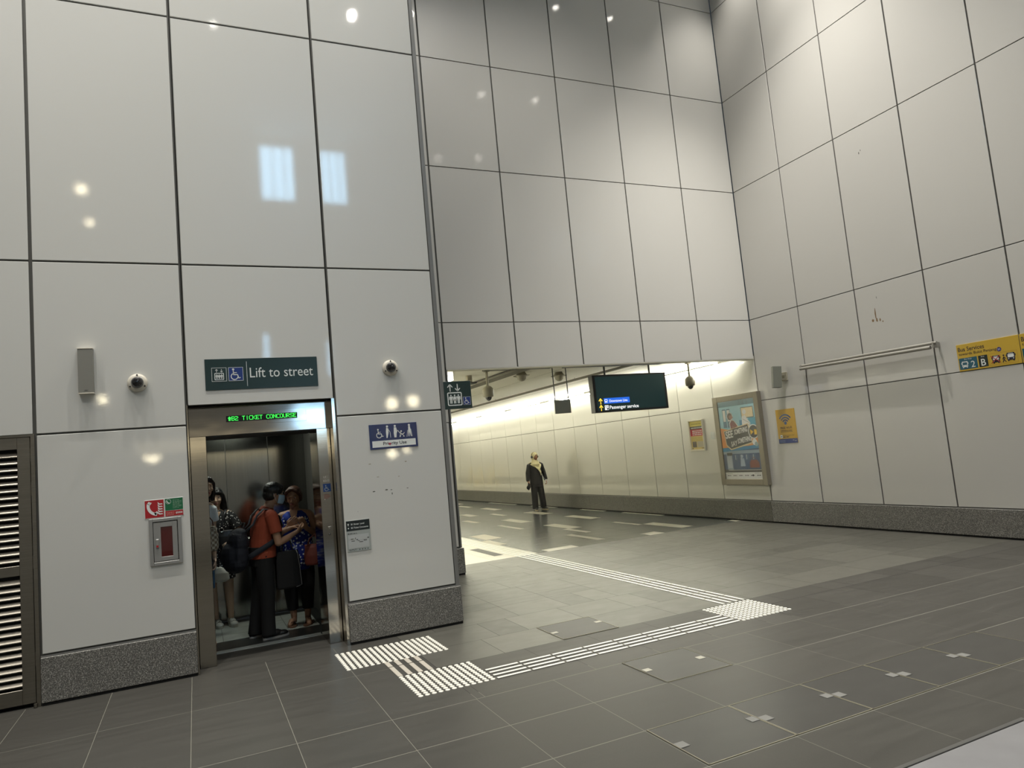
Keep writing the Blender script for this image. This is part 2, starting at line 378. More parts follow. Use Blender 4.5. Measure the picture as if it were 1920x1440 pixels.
# threshold floor between the wall face and the lift sill
mb.quad((LEFT, D1, 0), (1.6, D1, 0), (1.6, D1+.62, 0), (LEFT, D1+.62, 0), slate)
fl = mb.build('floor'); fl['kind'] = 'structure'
mb = MB(); mb.closed = False
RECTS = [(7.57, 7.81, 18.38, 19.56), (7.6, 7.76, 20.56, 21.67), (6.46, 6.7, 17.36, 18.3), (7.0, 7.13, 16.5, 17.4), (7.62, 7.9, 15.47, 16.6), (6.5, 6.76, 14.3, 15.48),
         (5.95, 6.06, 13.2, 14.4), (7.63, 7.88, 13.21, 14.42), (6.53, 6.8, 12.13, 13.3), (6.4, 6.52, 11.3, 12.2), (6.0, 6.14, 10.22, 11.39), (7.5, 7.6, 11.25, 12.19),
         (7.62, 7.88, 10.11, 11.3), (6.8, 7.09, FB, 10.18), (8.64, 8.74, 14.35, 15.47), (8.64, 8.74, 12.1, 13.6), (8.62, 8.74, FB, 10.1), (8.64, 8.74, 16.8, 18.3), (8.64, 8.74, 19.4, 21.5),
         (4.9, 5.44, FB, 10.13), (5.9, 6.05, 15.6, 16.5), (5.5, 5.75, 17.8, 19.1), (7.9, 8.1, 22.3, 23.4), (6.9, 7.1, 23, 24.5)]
DRK = [(4.84, 5.17, 12.29, 13.2, beige_t), (4.7, 4.86, 11.37, 12.2, beige_t), (4.15, 4.31, 10.25, 11.35, slate), (5.92, 6.05, 15.63, 16.45, beige_t)]
def tchoose(a, b):
    if a < 4.72: return pale_t, random.uniform(.94, 1.06)
    return slate_t, random.uniform(.9, 1.12)
ysT = [FB]
while ysT[-1] < TUN_END: ysT.append(ysT[-1]+.53)
for r in range(len(ysT)-1):
    x = OPL
    while x < X3:
        b = min(x+.745, X3)
        m, t = tchoose((x+b)/2, ysT[r])
        mb.quad((x+.0015, ysT[r]+.0015, 0), (b-.0015, ysT[r]+.0015, 0), (b-.0015, ysT[r+1]-.0015, 0), (x+.0015, ysT[r+1]-.0015, 0), m, t); x = b
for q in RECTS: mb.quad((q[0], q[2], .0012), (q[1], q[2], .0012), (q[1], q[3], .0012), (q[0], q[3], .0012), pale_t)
for q in DRK: mb.quad((q[0], q[2], .0014), (q[1], q[2], .0014), (q[1], q[3], .0014), (q[0], q[3], .0014), q[4])
mb.quad((OPL, FB, -.003), (X3, FB, -.003), (X3, TUN_END, -.003), (OPL, TUN_END, -.003), grout_d)
o = mb.build('floor_tunnel'); o['kind'] = 'structure'

# pale metal landing plate at the bottom right corner of the view
t = thing('landing_plate', 'light grey metal floor plate at the bottom right corner of the photo', 'floor plate', (3.2, 1.6, 0))
mb = MB(); mb.box(1.2, 3.70, .9, 2.335, .0005, .008, mat('landing_grey', lin=(.24, .24, .25), rough=.38, metal=.25, noise=((5, 5, 5), 3, .08)), .002); mb.build('plate', t)
mb = MB()
for q in ((1.17, 3.735, 2.34, 2.365), (3.705, 3.735, .87, 2.34), (1.17, 1.2, .87, 2.34), (1.17, 3.735, .87, .895)): mb.box(q[0], q[1], q[2], q[3], .0005, .01, mat('edge_strip', lin=(.13, .13, .125), rough=.4, metal=.6), .002)
mb.build('rim', t)

# access covers in the floor
frame_m = mat('cover_edge_metal', lin=(.34, .32, .24), rough=.45, metal=.5)
tape = mat('grey_tape', lin=(.17, .17, .16), rough=.6); tape_w = mat('pale_tape', lin=(.4, .39, .33), rough=.55)
cover_m = mat('cover_slate', lin=(.056, .055, .051), rough=.38, spec=.16, noise=((4, 9, 4), 4, .08))
def cover(x0, x1, y0, y1, tabs, label, bright, tabm):
    t = thing('floor_access_cover', label, 'floor cover', ((x0+x1)/2, (y0+y1)/2, 0), group='slate access covers in the floor')
    mb = MB(); mb.box(x0+.007, x1-.007, y0+.007, y1-.007, .0004, .003, cover_m); mb.build('cover_plate', t)
    mb = MB(); e = .004 if bright else .0025
    for a, b, c, d in ((x0+.001, x0+.001+e, y0+.001, y1-.001), (x1-.001-e, x1-.001, y0+.001, y1-.001), (x0, x1, y0+.001, y0+.001+e), (x0, x1, y1-.001-e, y1-.001)):
        mb.box(a, b, c, d, .0004, .0045, frame_m)
    mb.build('cover_frame', t)
    for (tx, ty, a, b) in tabs:
        mb = MB(); mb.box(tx-a, tx+a, ty-b, ty+b, .0045, .0053, tabm); mb.build('lift_tab', t)
nth = ['nearest', 'second', 'third', 'fourth', 'farthest']
xs5 = [2.172, 2.742, 3.302, 3.858, 4.428, 4.99]
for k in range(5):
    tabs = [(xs5[k]+.035, 3.13, .03, .032)]
    if k < 4: tabs.append((xs5[k+1]-.032, 3.16, .028, .03))
    cover(xs5[k], xs5[k+1]-.002, 2.875, 3.392, tabs, '%s slate floor cover in the row of five beside the grey landing plate' % nth[k], k < 2, tape)
cover(2.718, 3.262, 3.935, 4.475, [(2.76, 4.22, .028, .028), (3.2, 4.2, .028, .028)], 'slate floor cover with two pale tabs between the tactile strip and the cover row', False, tape_w)
cover(2.70, 3.24, 5.315, 5.83, [(2.74, 5.55, .03, .025), (3.2, 5.6, .03, .025)], 'slate floor cover on the lift side of the long tactile strip', True, tape_w)

# ------------------------------------------------------------------ tactile paving
def stud_proto():
    mb = MB(); mb.lathe([(.0175, 0), (.0165, .003), (.012, .0052), (0.0001, .0056)], (0, 0, 0), (0, 0, 1), white_s, 12)
    return mb.build('stud', None, False)
SP = stud_proto(); COL.objects.unlink(SP)
def studs(x0, x1, nx, y0, y1, ny, label):
    t = thing('tactile_warning_pad', label, 'tactile paving', ((x0+x1)/2, (y0+y1)/2, 0), group='tactile warning pads of white studs')
    P = [(x0+(x1-x0)*i/(nx-1), y0+(y1-y0)*j/(ny-1)) for i in range(nx) for j in range(ny)]
    P.sort(key=lambda p: p[0]**2+p[1]**2)
    for p in P[:100]:
        o = SP.copy(); COL.objects.link(o); o.parent = t; o.location = (p[0]-t.location.x, p[1]-t.location.y, .0003)
    if len(P) > 100:
        mb = MB()
        for p in P[100:]: mb.lathe([(.0175, .0003), (.0165, .003), (.012, .0055), (0.0001, .0059)], (p[0], p[1], 0), (0, 0, 1), white_s, 10)
        mb.build('stud_rest', t)['kind'] = 'stuff'
studs(1.027, 1.83, 18, 5.757, 6.275, 12, 'long tactile pad of white studs right in front of the lift pillar')
studs(1.315, 1.842, 12, 4.777, 5.275, 12, 'square tactile pad of white studs nearest the camera, at the turn of the path')
studs(4.12, 4.632, 12, 4.767, 5.27, 12, 'square tactile pad of white studs at the corner far from the lift')
def bars(L, label, name='tactile_guide_strip', group='tactile guiding strips', m=white_s, wd=.0165):
    x = sum((a[0]+a[1])/2 for a in L)/len(L); y = sum((a[2]+a[3])/2 for a in L)/len(L)
    t = thing(name, label, 'tactile paving', (x, y, 0), group=group)
    for a in L[:100]:
        mb = MB(); mb.box(a[0], a[1], a[2], a[3], .0003, .0055, m, .0022); mb.build('guide_bar', t)
    if len(L) > 100:
        mb = MB()
        for a in L[100:]: mb.box(a[0], a[1], a[2], a[3], .0003, .0055, m, .002)
        mb.build('guide_bar_rest', t)['kind'] = 'stuff'
bw = .0125
bars([(1.876+.2775*k, 1.876+.2775*k+.262, yy-bw, yy+bw) for k in range(8) for yy in (5.0, 4.925, 4.85, 4.775)], 'tactile guide strip of white bars running across the hall from the near pad')
bars([(xx-bw, xx+bw, 5.315+.2775*k, 5.315+.2775*k+.262) for k in range(28) for xx in (4.385, 4.463, 4.541, 4.619)], 'long tactile guide strip of white bars running into the passage')
lb = mat('link_bar', rgb=(190, 184, 172), rough=.4)
bars([(xx-.019, xx+.019, a, b) for xx in (1.318, 1.395, 1.475, 1.555) for a, b in ((5.3, 5.57), (5.59, 5.735))], 'short tactile strip of beige-grey bars joining the two pads by the lift', m=lb)

# ------------------------------------------------------------------ writing and signs
_tc = {}
def text_mesh(s, bold):
    k = (s, bold)
    if k in _tc: return _tc[k]
    cu = bpy.data.curves.new('t', 'FONT'); cu.body = s; cu.offset = bold; cu.resolution_u = 3
    o = bpy.data.objects.new('t', cu); COL.objects.link(o); bpy.context.view_layer.update()
    me = bpy.data.meshes.new_from_object(o.evaluated_get(bpy.context.evaluated_depsgraph_get()))
    vs = [v.co.copy() for v in me.vertices]; fs = [list(p.vertices) for p in me.polygons]
    bpy.data.objects.remove(o); bpy.data.curves.remove(cu); bpy.data.meshes.remove(me)
    _tc[k] = (vs, fs); return _tc[k]
class Sign:
    """flat artwork on a board: u to the right, v up, n towards the viewer; lays layers .5 mm apart"""
    def __init__(s, root, o, U, V): s.root = root; s.o = Vector(o); s.U = Vector(U); s.V = Vector(V); s.N = s.U.cross(s.V); s.p = {}; s.l = .0006
    def mb(s, part):
        if part not in s.p: s.p[part] = MB(); s.p[part].closed = False
        return s.p[part]
    def P(s, u, v, l): return s.o+s.U*u+s.V*v+s.N*(l*s.l)
    def poly(s, part, pts, m, l=1): s.mb(part).add([s.P(u, v, l) for u, v in pts], [tuple(range(len(pts)))], m)
    def rect(s, part, u0, v0, u1, v1, m, l=1): s.poly(part, [(u0, v0), (u1, v0), (u1, v1), (u0, v1)], m, l)
    def rrect(s, part, u0, v0, u1, v1, r, m, l=1):
        pts = []
        for cx, cy, a in ((u1-r, v0+r, -90), (u1-r, v1-r, 0), (u0+r, v1-r, 90), (u0+r, v0+r, 180)):
            for k in range(5): q = R(a+k*22.5); pts.append((cx+r*math.cos(q), cy+r*math.sin(q)))
        s.poly(part, pts, m, l)
    def disc(s, part, u, v, r, m, l=2, n=16, ry=None):
        s.poly(part, [(u+r*math.cos(2*math.pi*k/n), v+(ry or r)*math.sin(2*math.pi*k/n)) for k in range(n)], m, l)
    def arc(s, part, u, v, r, wd, a0, a1, m, l=2, n=14):
        for k in range(n):
            p, q = R(a0+(a1-a0)*k/n), R(a0+(a1-a0)*(k+1)/n)
            s.poly(part, [(u+(r-wd/2)*math.cos(p), v+(r-wd/2)*math.sin(p)), (u+(r+wd/2)*math.cos(p), v+(r+wd/2)*math.sin(p)),
                          (u+(r+wd/2)*math.cos(q), v+(r+wd/2)*math.sin(q)), (u+(r-wd/2)*math.cos(q), v+(r-wd/2)*math.sin(q))][::(1 if a1 > a0 else -1)], m, l)
    def line(s, part, pts, wd, m, l=2):
        for (a, b), (c, d) in zip(pts[:-1], pts[1:]):
            L = math.hypot(c-a, d-b) or 1e-6; nx, ny = -(d-b)/L*wd/2, (c-a)/L*wd/2
            s.poly(part, [(a-nx, b-ny), (c-nx, d-ny), (c+nx, d+ny), (a+nx, b+ny)], m, l)
        for a, b in pts: s.disc(part, a, b, wd/2, m, l, 8)
    def frame(s, part, u0, v0, u1, v1, wd, m, l=2):
        s.rect(part, u0, v0, u1, v0+wd, m, l); s.rect(part, u0, v1-wd, u1, v1, m, l); s.rect(part, u0, v0, u0+wd, v1, m, l); s.rect(part, u1-wd, v0, u1, v1, m, l)
    def text(s, part, t, u, v, h, m, wd=None, l=2, bold=.0, al='l', skew=0):
        """v is the baseline; h the cap height; wd forces the width"""
        vs, fs = text_mesh(t, bold)
        x0 = min(a.x for a in vs); x1 = max(a.x for a in vs); cap = .70; k = h/cap; kx = (wd/(x1-x0)) if wd else k
        W = (x1-x0)*kx; off = {'l': 0, 'c': -W/2, 'r': -W}[al]
        s.mb(part).add([s.P(u+off+(a.x-x0)*kx+skew*a.y*k, v+a.y*k, l) for a in vs], fs, m)
        return W
    def squiggle(s, part, u0, u1, v, h, m, l=2, word=.02):
        """a row of tiny unreadable print"""
        u = u0
        while u < u1-.002:
            w_ = min(random.uniform(.4, 1.5)*word, u1-u); s.rect(part, u, v, u+w_, v+h, m, l); u += w_+word*.3
    def wheelchair(s, part, u, v, k, m, l=3):
        s.disc(part, u-.12*k, v+.40*k, .085*k, m, l); s.line(part, [(u-.12*k, v+.27*k), (u-.10*k, v-.02*k), (u+.18*k, v-.02*k), (u+.27*k, v-.30*k), (u+.38*k, v-.27*k)], .075*k, m, l)
        s.line(part, [(u-.11*k, v+.14*k), (u+.12*k, v+.14*k)], .06*k, m, l); s.arc(part, u-.04*k, v-.16*k, .25*k, .07*k, 120, 350, m, l, 18)
    def person(s, part, u, v, k, m, l=3, dress=False):
        """standing pictogram, v at the feet, k tall"""
        s.disc(part, u, v+.92*k, .085*k, m, l, 12)
        if dress: s.poly(part, [(u-.1*k, v+.8*k), (u-.24*k, v+.34*k), (u+.24*k, v+.34*k), (u+.1*k, v+.8*k)][::-1], m, l)
        else: s.rect(part, u-.15*k, v+.42*k, u+.15*k, v+.8*k, m, l)
        s.line(part, [(u-.19*k, v+.76*k), (u-.22*k, v+.45*k)], .07*k, m, l); s.line(part, [(u+.19*k, v+.76*k), (u+.22*k, v+.45*k)], .07*k, m, l)
        s.rect(part, u-.13*k, v, u-.02*k, v+.45*k, m, l); s.rect(part, u+.02*k, v, u+.13*k, v+.45*k, m, l)
    def arrow(s, part, u, v, h, m, up=True, l=3, wd=None):
        wd = wd or h*.16; d = 1 if up else -1
        s.line(part, [(u, v-d*h/2), (u, v+d*h/2)], wd, m, l); s.line(part, [(u-h*.34, v+d*h*.12), (u, v+d*h*.5), (u+h*.34, v+d*h*.12)], wd, m, l)
    def lift(s, part, u, v, k, m, bg, l=3):
        s.arrow(part, u-.2*k, v+.36*k, .26*k, m, True, l); s.arrow(part, u+.2*k, v+.36*k, .26*k, m, False, l)
        s.rrect(part, u-.38*k, v-.45*k, u+.38*k, v+.17*k, .07*k, m, l); s.rrect(part, u-.32*k, v-.39*k, u+.32*k, v+.11*k, .03*k, bg, l+1)
        for i in (-1, 0, 1): s.person(part, u+i*.19*k, v-.34*k, .40*k, m, l+2, i == 0)
    def bus(s, part, u, v, k, m, bg, l=3):
        s.rrect(part, u-.42*k, v-.36*k, u+.42*k, v+.48*k, .1*k, m, l); s.rrect(part, u-.33*k, v-.06*k, u+.33*k, v+.3*k, .04*k, bg, l+1); s.rect(part, u-.25*k, v+.36*k, u+.25*k, v+.41*k, bg, l+1)
        for i in (-1, 1): s.disc(part, u+i*.26*k, v-.2*k, .06*k, bg, l+1, 10); s.rect(part, u+i*.28*k-.07*k, v-.48*k, u+i*.28*k+.07*k, v-.34*k, m, l); s.rect(part, u+i*.47*k-.04*k, v+.05*k, u+i*.47*k+.04*k, v+.3*k, m, l)
    def done(s):
        for k, mb in s.p.items(): mb.build(k, s.root)
def board_y(t, x0, x1, z0, z1, y, m, th=.006, name='board'):   # on a wall facing -y; returns Sign with origin at bottom left
    mb = MB(); mb.box(x0, x1, y-th, y-.0005, z0, z1, m, .001); mb.build(name, t); return Sign(t, (x0, y-th, z0), (1, 0, 0), (0, 0, 1))
def board_x(t, y0, y1, z0, z1, x, m, th=.006, name='board'):   # on the right wall, u runs from y1 (far) to y0 (near)
    mb = MB(); mb.box(x-th, x-.0005, y0, y1, z0, z1, m, .001); mb.build(name, t); return Sign(t, (x-th, y1, z0), (0, -1, 0), (0, 0, 1))
sg = mat('sign_green_black', lin=(.010, .030, .030), rough=.3); blu = mat('sign_blue', lin=(.012, .035, .19), rough=.3)
txt_w = mat('sign_text_white', rgb=(222, 226, 224), rough=.4); navy = mat('sign_navy', lin=(.006, .02, .11), rough=.25)

# lift to street
t = thing('lift_sign', 'dark green sign reading Lift to street above the lift', 'sign', (.589, D1, 2.331))
S = board_y(t, .118, 1.061, 2.331, 2.602, D1, sg); k = .943
S.frame('pictogram', .052, .075, .172, .195, .003, txt_w); S.lift('pictogram', .112, .132, .1, txt_w, sg, 3)
S.rect('pictogram', .187, .075, .307, .195, blu, 2); S.frame('pictogram', .187, .075, .307, .195, .003, txt_w, 3); S.wheelchair('pictogram', .24, .132, .11, txt_w, 4)
S.rect('divider', .336, .025, .3395, .243, txt_w, 2)
S.text('lettering', 'Lift to street', .362, .1, .088, txt_w, wd=.54, l=2); S.done()
# priority use
t = thing('priority_sign', 'blue priority use sign with white figures on the right pillar', 'sign', (1.725, D1, 1.709))
S = board_y(t, 1.494, 1.955, 1.709, 1.941, D1, navy)
S.rect('lettering', .022, .018, .44, .078, white, 2); tb = mat('text_dark', lin=(.01, .01, .025), rough=.5)
S.text('lettering', 'Pri', .125, .036, .030, tb, wd=.048, l=3, bold=.015)
S.disc('lettering', .182, .0465, .008, mat('heart_red', lin=(.45, .06, .09)), 3); S.disc('lettering', .193, .0465, .008, MATS['heart_red'], 3)
S.poly('lettering', [(.1745, .043), (.1875, .028), (.2005, .043)], MATS['heart_red'], 3)
S.text('lettering', 'rity Use', .205, .036, .030, tb, wd=.145, l=3, bold=.015)
S.wheelchair('pictogram', .095, .145, .095, white, 3)
S.disc('pictogram', .172, .208, .0105, white, 3); S.poly('pictogram', [(.16, .1), (.17, .1), (.183, .15), (.183, .19), (.163, .197), (.158, .16)], white, 3); S.line('pictogram', [(.178, .185), (.197, .155), (.2, .103)], .004, white, 3)
S.disc('pictogram', .247, .208, .0105, white, 3); S.poly('pictogram', [(.236, .1), (.256, .1), (.26, .14), (.268, .155), (.258, .195), (.236, .195), (.232, .14)], white, 3)
S.line('pictogram', [(.272, .165), (.29, .14), (.32, .125), (.335, .14)], .006, white, 3); S.disc('pictogram', .305, .155, .008, white, 3); S.disc('pictogram', .292, .106, .006, white, 3); S.disc('pictogram', .328, .106, .006, white, 3); S.line('pictogram', [(.3, .148), (.29, .108), (.31, .128), (.33, .108)], .004, white, 3)
S.disc('pictogram', .385, .208, .0105, white, 3); S.poly('pictogram', [(.374, .1), (.381, .1), (.388, .145), (.396, .1), (.402, .1), (.398, .16), (.394, .197), (.376, .197), (.374, .15)], white, 3); S.line('pictogram', [(.37, .16), (.358, .1)], .004, white, 3); S.line('pictogram', [(.4, .17), (.41, .1)], .004, white, 3)
S.done()
# floor directory
t = thing('directory_sign', 'small lift directory with black heading and grey map low on the right pillar', 'sign', (1.33, D1, .808))
S = board_y(t, 1.223, 1.438, .808, 1.086, D1, mat('map_grey', lin=(.33, .36, .35), rough=.35))
blk = mat('sign_black', lin=(.008, .013, .014), rough=.3)
S.rect('heading', .002, .186, .213, .276, blk, 1)
S.text('lettering', 'B1 Street  Level', .045, .237, .015, txt_w, wd=.12, l=2, bold=.01); S.text('lettering', 'B2 Ticket Concourse', .045, .205, .015, txt_w, wd=.155, l=2, bold=.01)
S.disc('lettering', .02, .247, .007, txt_w, 2); S.rect('lettering', .017, .232, .023, .246, txt_w, 2); S.disc('lettering', .02, .211, .006, txt_w, 2)
S.rect('map', .012, .028, .2, .15, mat('map_paper', lin=(.42, .44, .44), rough=.4), 2); gd = mat('map_ink', lin=(.03, .03, .03))
S.rect('map', .012, .157, .022, .166, gd, 2); S.squiggle('map', .026, .095, .159, .005, gd)
for a, b, c, d in ((.035, .11, .06, .115), (.04, .092, .07, .097), (.075, .112, .08, .122), (.085, .1, .1, .106), (.1, .09, .115, .094), (.11, .078, .145, .083), (.15, .088, .18, .094), (.185, .108, .2, .115)): S.rect('map', a, b, c, d, gd, 3)
S.line('map', [(.02, .107), (.08, .112), (.1, .09), (.2, .107)], .0015, mat('map_line', lin=(.2, .2, .15)), 3)
for q in (.018, .009): S.squiggle('map', .015, .08, q, .003, gd)
for q in (.11, .135, .16, .185): S.disc('map', q, .014, .005, gd, 2, 8)
S.done()
# fire phone signs
red = mat('sign_red', lin=(.38, .012, .018), rough=.4); grn = mat('sign_green', lin=(.008, .13, .05), rough=.4)
t = thing('fire_phone_sign', 'square red sign with white telephone handset and flames', 'sign', (-.311, D1, 1.302))
S = board_y(t, -.384, -.238, 1.301, 1.451, D1, white, .003)
S.rect('face', .004, .004, .142, .146, red, 1)
S.arc('pictogram', .1, .1, .072, .022, 165, 262, white, 2); S.poly('pictogram', [(.02, .118), (.034, .112), (.046, .13), (.032, .137)], white, 2); S.poly('pictogram', [(.035, .111), (.042, .107), (.055, .125), (.048, .13)], white, 2)
S.poly('pictogram', [(.078, .022), (.088, .03), (.08, .048), (.07, .042)], white, 2); S.poly('pictogram', [(.09, .031), (.1, .038), (.092, .056), (.082, .05)], white, 2)
for kk in range(5):
    v = .035+kk*.02; S.poly('pictogram', [(.135, v-.008), (.13, v), (.112, v), (.098, v+.014), (.1, v-.004), (.11, v-.01)][::-1], white, 2)
S.done()
t = thing('fire_notice', 'small green and red notice with telephone symbol and $5000 fine', 'sign', (-.167, D1, 1.302))
S = board_y(t, -.235, -.096, 1.302, 1.452, D1, white, .003)
S.rect('face', .003, .05, .136, .147, grn, 1); S.rect('face', .003, .003, .136, .047, red, 1)
S.arc('pictogram', .028, .122, .019, .002, 0, 360, white, 2, 20); S.arc('pictogram', .035, .127, .017, .006, 170, 275, white, 2)
for kk in range(7): S.squiggle('lettering', .06, .128 if kk % 3 else .11, .066+kk*.0105, .0028, mat('print_pale', lin=(.35, .5, .38)), word=.012)
for kk in range(3): S.squiggle('lettering', .01, .07, .012+kk*.01, .003, mat('print_pink', lin=(.7, .4, .35)), word=.012)
S.text('lettering', '$5000', .08, .02, .014, white, wd=.05, l=2, bold=.02); S.done()
# fireman telephone box
t = thing('fire_phone_box', 'grey recessed metal box with red glass and latch below the fire signs', 'box', (-.237, D1, .919))
mb = MB()
for q in ((-.356, -.329, .919, 1.296), (-.145, -.118, .919, 1.296), (-.329, -.145, 1.270, 1.296), (-.329, -.145, .919, .945)): mb.box(q[0], q[1], D1-.016, D1+.0, q[2], q[3], alu, .002)
mb.build('frame', t)
mb = MB(); mb.box(-.33, -.144, D1-.004, D1-.0005, .944, 1.271, dark); mb.build('recess', t)
mb = MB()
x0, x1, z0, z1 = -.325, -.15, .951, 1.264; gx0, gx1, gz0, gz1 = -.272, -.187, .985, 1.225
for q in ((x0, gx0, z0, z1), (gx1, x1, z0, z1), (gx0, gx1, z0, gz0), (gx0, gx1, gz1, z1)): mb.box(q[0], q[1], D1-.014, D1-.005, q[2], q[3], alu, .001)
d = mb.build('door', t)
mb = MB(); mb.box(gx0-.001, gx1+.001, D1-.0095, D1-.0065, gz0-.001, gz1+.001, mat('red_glass', lin=(.07, .004, .004), rough=.12, coat=1)); mb.build('window', d)
mb = MB(); mb.box(-.311, -.287, D1-.024, D1-.014, 1.06, 1.13, alu, .003); mb.box(-.307, -.291, D1-.0255, D1-.024, 1.066, 1.082, red); l_ = mb.build('latch', d)
# cameras on the left wall
def dome(x, z, label):
    t = thing('dome_camera', label, 'security camera', (x, D1, z-.075), group='white dome cameras on the lift wall')
    mb = MB(); mb.lathe([(.0001, .0), (.074, .0), (.076, .012), (.07, .03), (.058, .038), (.046, .04)], (x, D1-.0005, z), (0, -1, 0), offwhite, 40); b = mb.build('housing', t)
    mb = MB(); mb.lathe([(.048, .036), (.046, .055), (.036, .074), (.02, .086), (.0001, .09)], (x, D1, z), (0, -1, 0), glassdk, 32); mb.build('dome', t)
    for a in (90, 210, 330):
        mb = MB(); mb.lathe([(.007, 0), (.007, .004), (.0001, .005)], (x+.062*math.cos(R(a)), D1-.036, z+.062*math.sin(R(a))), (0, -1, 0), blackpl, 10); mb.build('screw', b)
dome(-.396, 2.42, 'white dome security camera on the panel left of the lift'); dome(1.739, 2.472, 'white dome security camera on the pillar right of the lift')
# louvred speaker on the left wall and bracket speaker on the right wall
t = thing('wall_speaker', 'tall narrow grey wall speaker on the white panel above the fire box', 'speaker', (-.757, D1, 2.344))
mb = MB(); mb.box(-.81, -.704, D1-.06, D1-.002, 2.35, 2.706, mat('speaker_grey', rgb=(126, 125, 118), rough=.6), .002); mb.build('body', t)
mb = MB(); mb.box(-.812, -.702, D1-.062, D1-.001, 2.706, 2.713, offwhite, .001); mb.box(-.812, -.702, D1-.062, D1-.001, 2.343, 2.35, offwhite, .001); mb.build('end_cap', t)
mb = MB(); mb.box(-.77, -.745, D1-.0615, D1-.06, 2.37, 2.376, trimm); mb.build('badge', t)
t = thing('wall_speaker', 'grey speaker turned on a bracket on the right wall beside the advertising case', 'speaker', (8.7, 8.5, 2.2))
mb = MB(); bmx = bmesh.new(); bmesh.ops.create_cube(bmx, size=1)
bmesh.ops.scale(bmx, vec=(.105, .135, .345), verts=bmx.verts); bmesh.ops.bevel(bmx, geom=bmx.edges[:], offset=.004, segments=1, affect='EDGES')
bmesh.ops.rotate(bmx, cent=(0, 0, 0), matrix=Matrix.Rotation(R(62), 3, 'Z') @ Matrix.Rotation(R(5), 3, 'X'), verts=bmx.verts); bmesh.ops.translate(bmx, vec=(8.6, 8.49, 2.38), verts=bmx.verts)
mb.bm(bmx, mat('speaker_olive', rgb=(112, 114, 104), rough=.55)); mb.build('body', t)
mb = MB(); mb.box(8.66, 8.77, 8.46, 8.49, 2.33, 2.35, grey_mid); mb.box(8.66, 8.77, 8.46, 8.49, 2.4, 2.42, grey_mid); mb.box(8.745, 8.7715, 8.42, 8.53, 2.31, 2.45, grey_mid, .003); mb.build('bracket', t)

# ------------------------------------------------------------------ louvred door at the far left
d = sroot('door_1', (-1.66, D1, 0))
lx0, lx1, lz1 = -2.17, -1.155, 2.03; st = .085
mb = MB()
for q in ((lx0, lx0+st, .03, lz1), (lx1-st, lx1, .03, lz1), (lx0+st, lx1-st, 1.94, lz1), (lx0+st, lx1-st, .98, 1.055), (lx0+st, lx1-st, .03, .14)): mb.box(q[0], q[1], D1+.012, D1+.05, q[2], q[3], steel_d, .002)
mb.build('door_frame', d)
for z0, z1 in ((.155, .96), (1.075, 1.925)):
    mb = MB(); n = int((z1-z0)/.052)
    for k in range(n):
        z = z0+(k+.5)*(z1-z0)/n; a = lx0+st; b = lx1-st; s_ = .021; c = .02
        vs = []
        for x in (a, b):
            for (dy, dz) in ((-.015, -s_), (-.015, -s_+.007), (.015, s_), (.015, s_-.007)): vs.append((x, D1+.033+dy, z+dz))
        mb.add(vs, [(0, 4, 5, 1), (1, 5, 6, 2), (2, 6, 7, 3), (3, 7, 4, 0), (0, 1, 2, 3), (4, 7, 6, 5)], steel_d)
    mb.box(lx0+st, lx1-st, D1+.052, D1+.056, z0-.02, z1+.02, dark)
    mb.build('louvre_panel', d)
for z in (1.84, 1.58, 1.02, .3):
    mb = MB(); mb.tube([(lx1+.006, D1+.008, z), (lx1+.006, D1+.008, z+.1)], .006, steel_d, 8); mb.build('hinge', d)
mb = MB(); mb.tube([(lx1+.0, D1-.015, .004), (lx1+.0, D1-.015, .03)], .013, steel_d, 10); mb.build('floor_pivot', d)
mb = MB(); mb.box(-2.2, LC0-.004, D1+.008, D1+.06, 2.032, 2.052, steel_d, .001); mb.box(lx1+.002, LC0-.03, D1+.02, D1+.06, 0, 2.032, steel_d); struct('trim_2', mb)

# ------------------------------------------------------------------ lift entrance
JY = 6.70; JX = 1.045
d = sroot('door_2', (.55, JY, 0))
mb = MB(); mb.box(-.028, .104, JY, 7.13, 0, 1.952, steel, .003); mb.build('jamb', d)
mb = MB(); mb.box(JX, 1.166, JY, 7.13, 0, 1.952, steel, .003); jr = mb.build('jamb', d)
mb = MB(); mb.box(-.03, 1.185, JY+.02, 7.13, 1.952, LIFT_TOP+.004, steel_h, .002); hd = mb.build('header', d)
mb = MB(); mb.box(.104, JX, JY+.04, 7.30, 1.943, 1.953, blackpl); mb.build('transom_soffit', d)
mb = MB()
sill = mat('sill_aluminium', lin=(.85, .88, .86), rough=.42, metal=1)
for k in range(6): mb.box(.104, JX, 7.135+k*.018, 7.135+k*.018+.012, -.002, .004, sill)
mb.box(.104, JX, 7.13, 7.25, -.012, -.001, sill); mb.build('sill', d)
mb = MB(); mb.box(JX+.008, JX+.045, 7.15, 7.185, .005, 1.95, steel, .002); mb.box(JX+.02, JX+.05, 7.20, 7.235, .005, 1.95, steel, .002); mb.box(JX+.004, 1.3, 7.148, 7.15, .005, 1.95, steel); mb.build('door_leaf', d)
mb = MB(); mb.box(-.3, .09, 7.15, 7.185, .005, 1.95, steel, .002); mb.build('door_leaf', d)
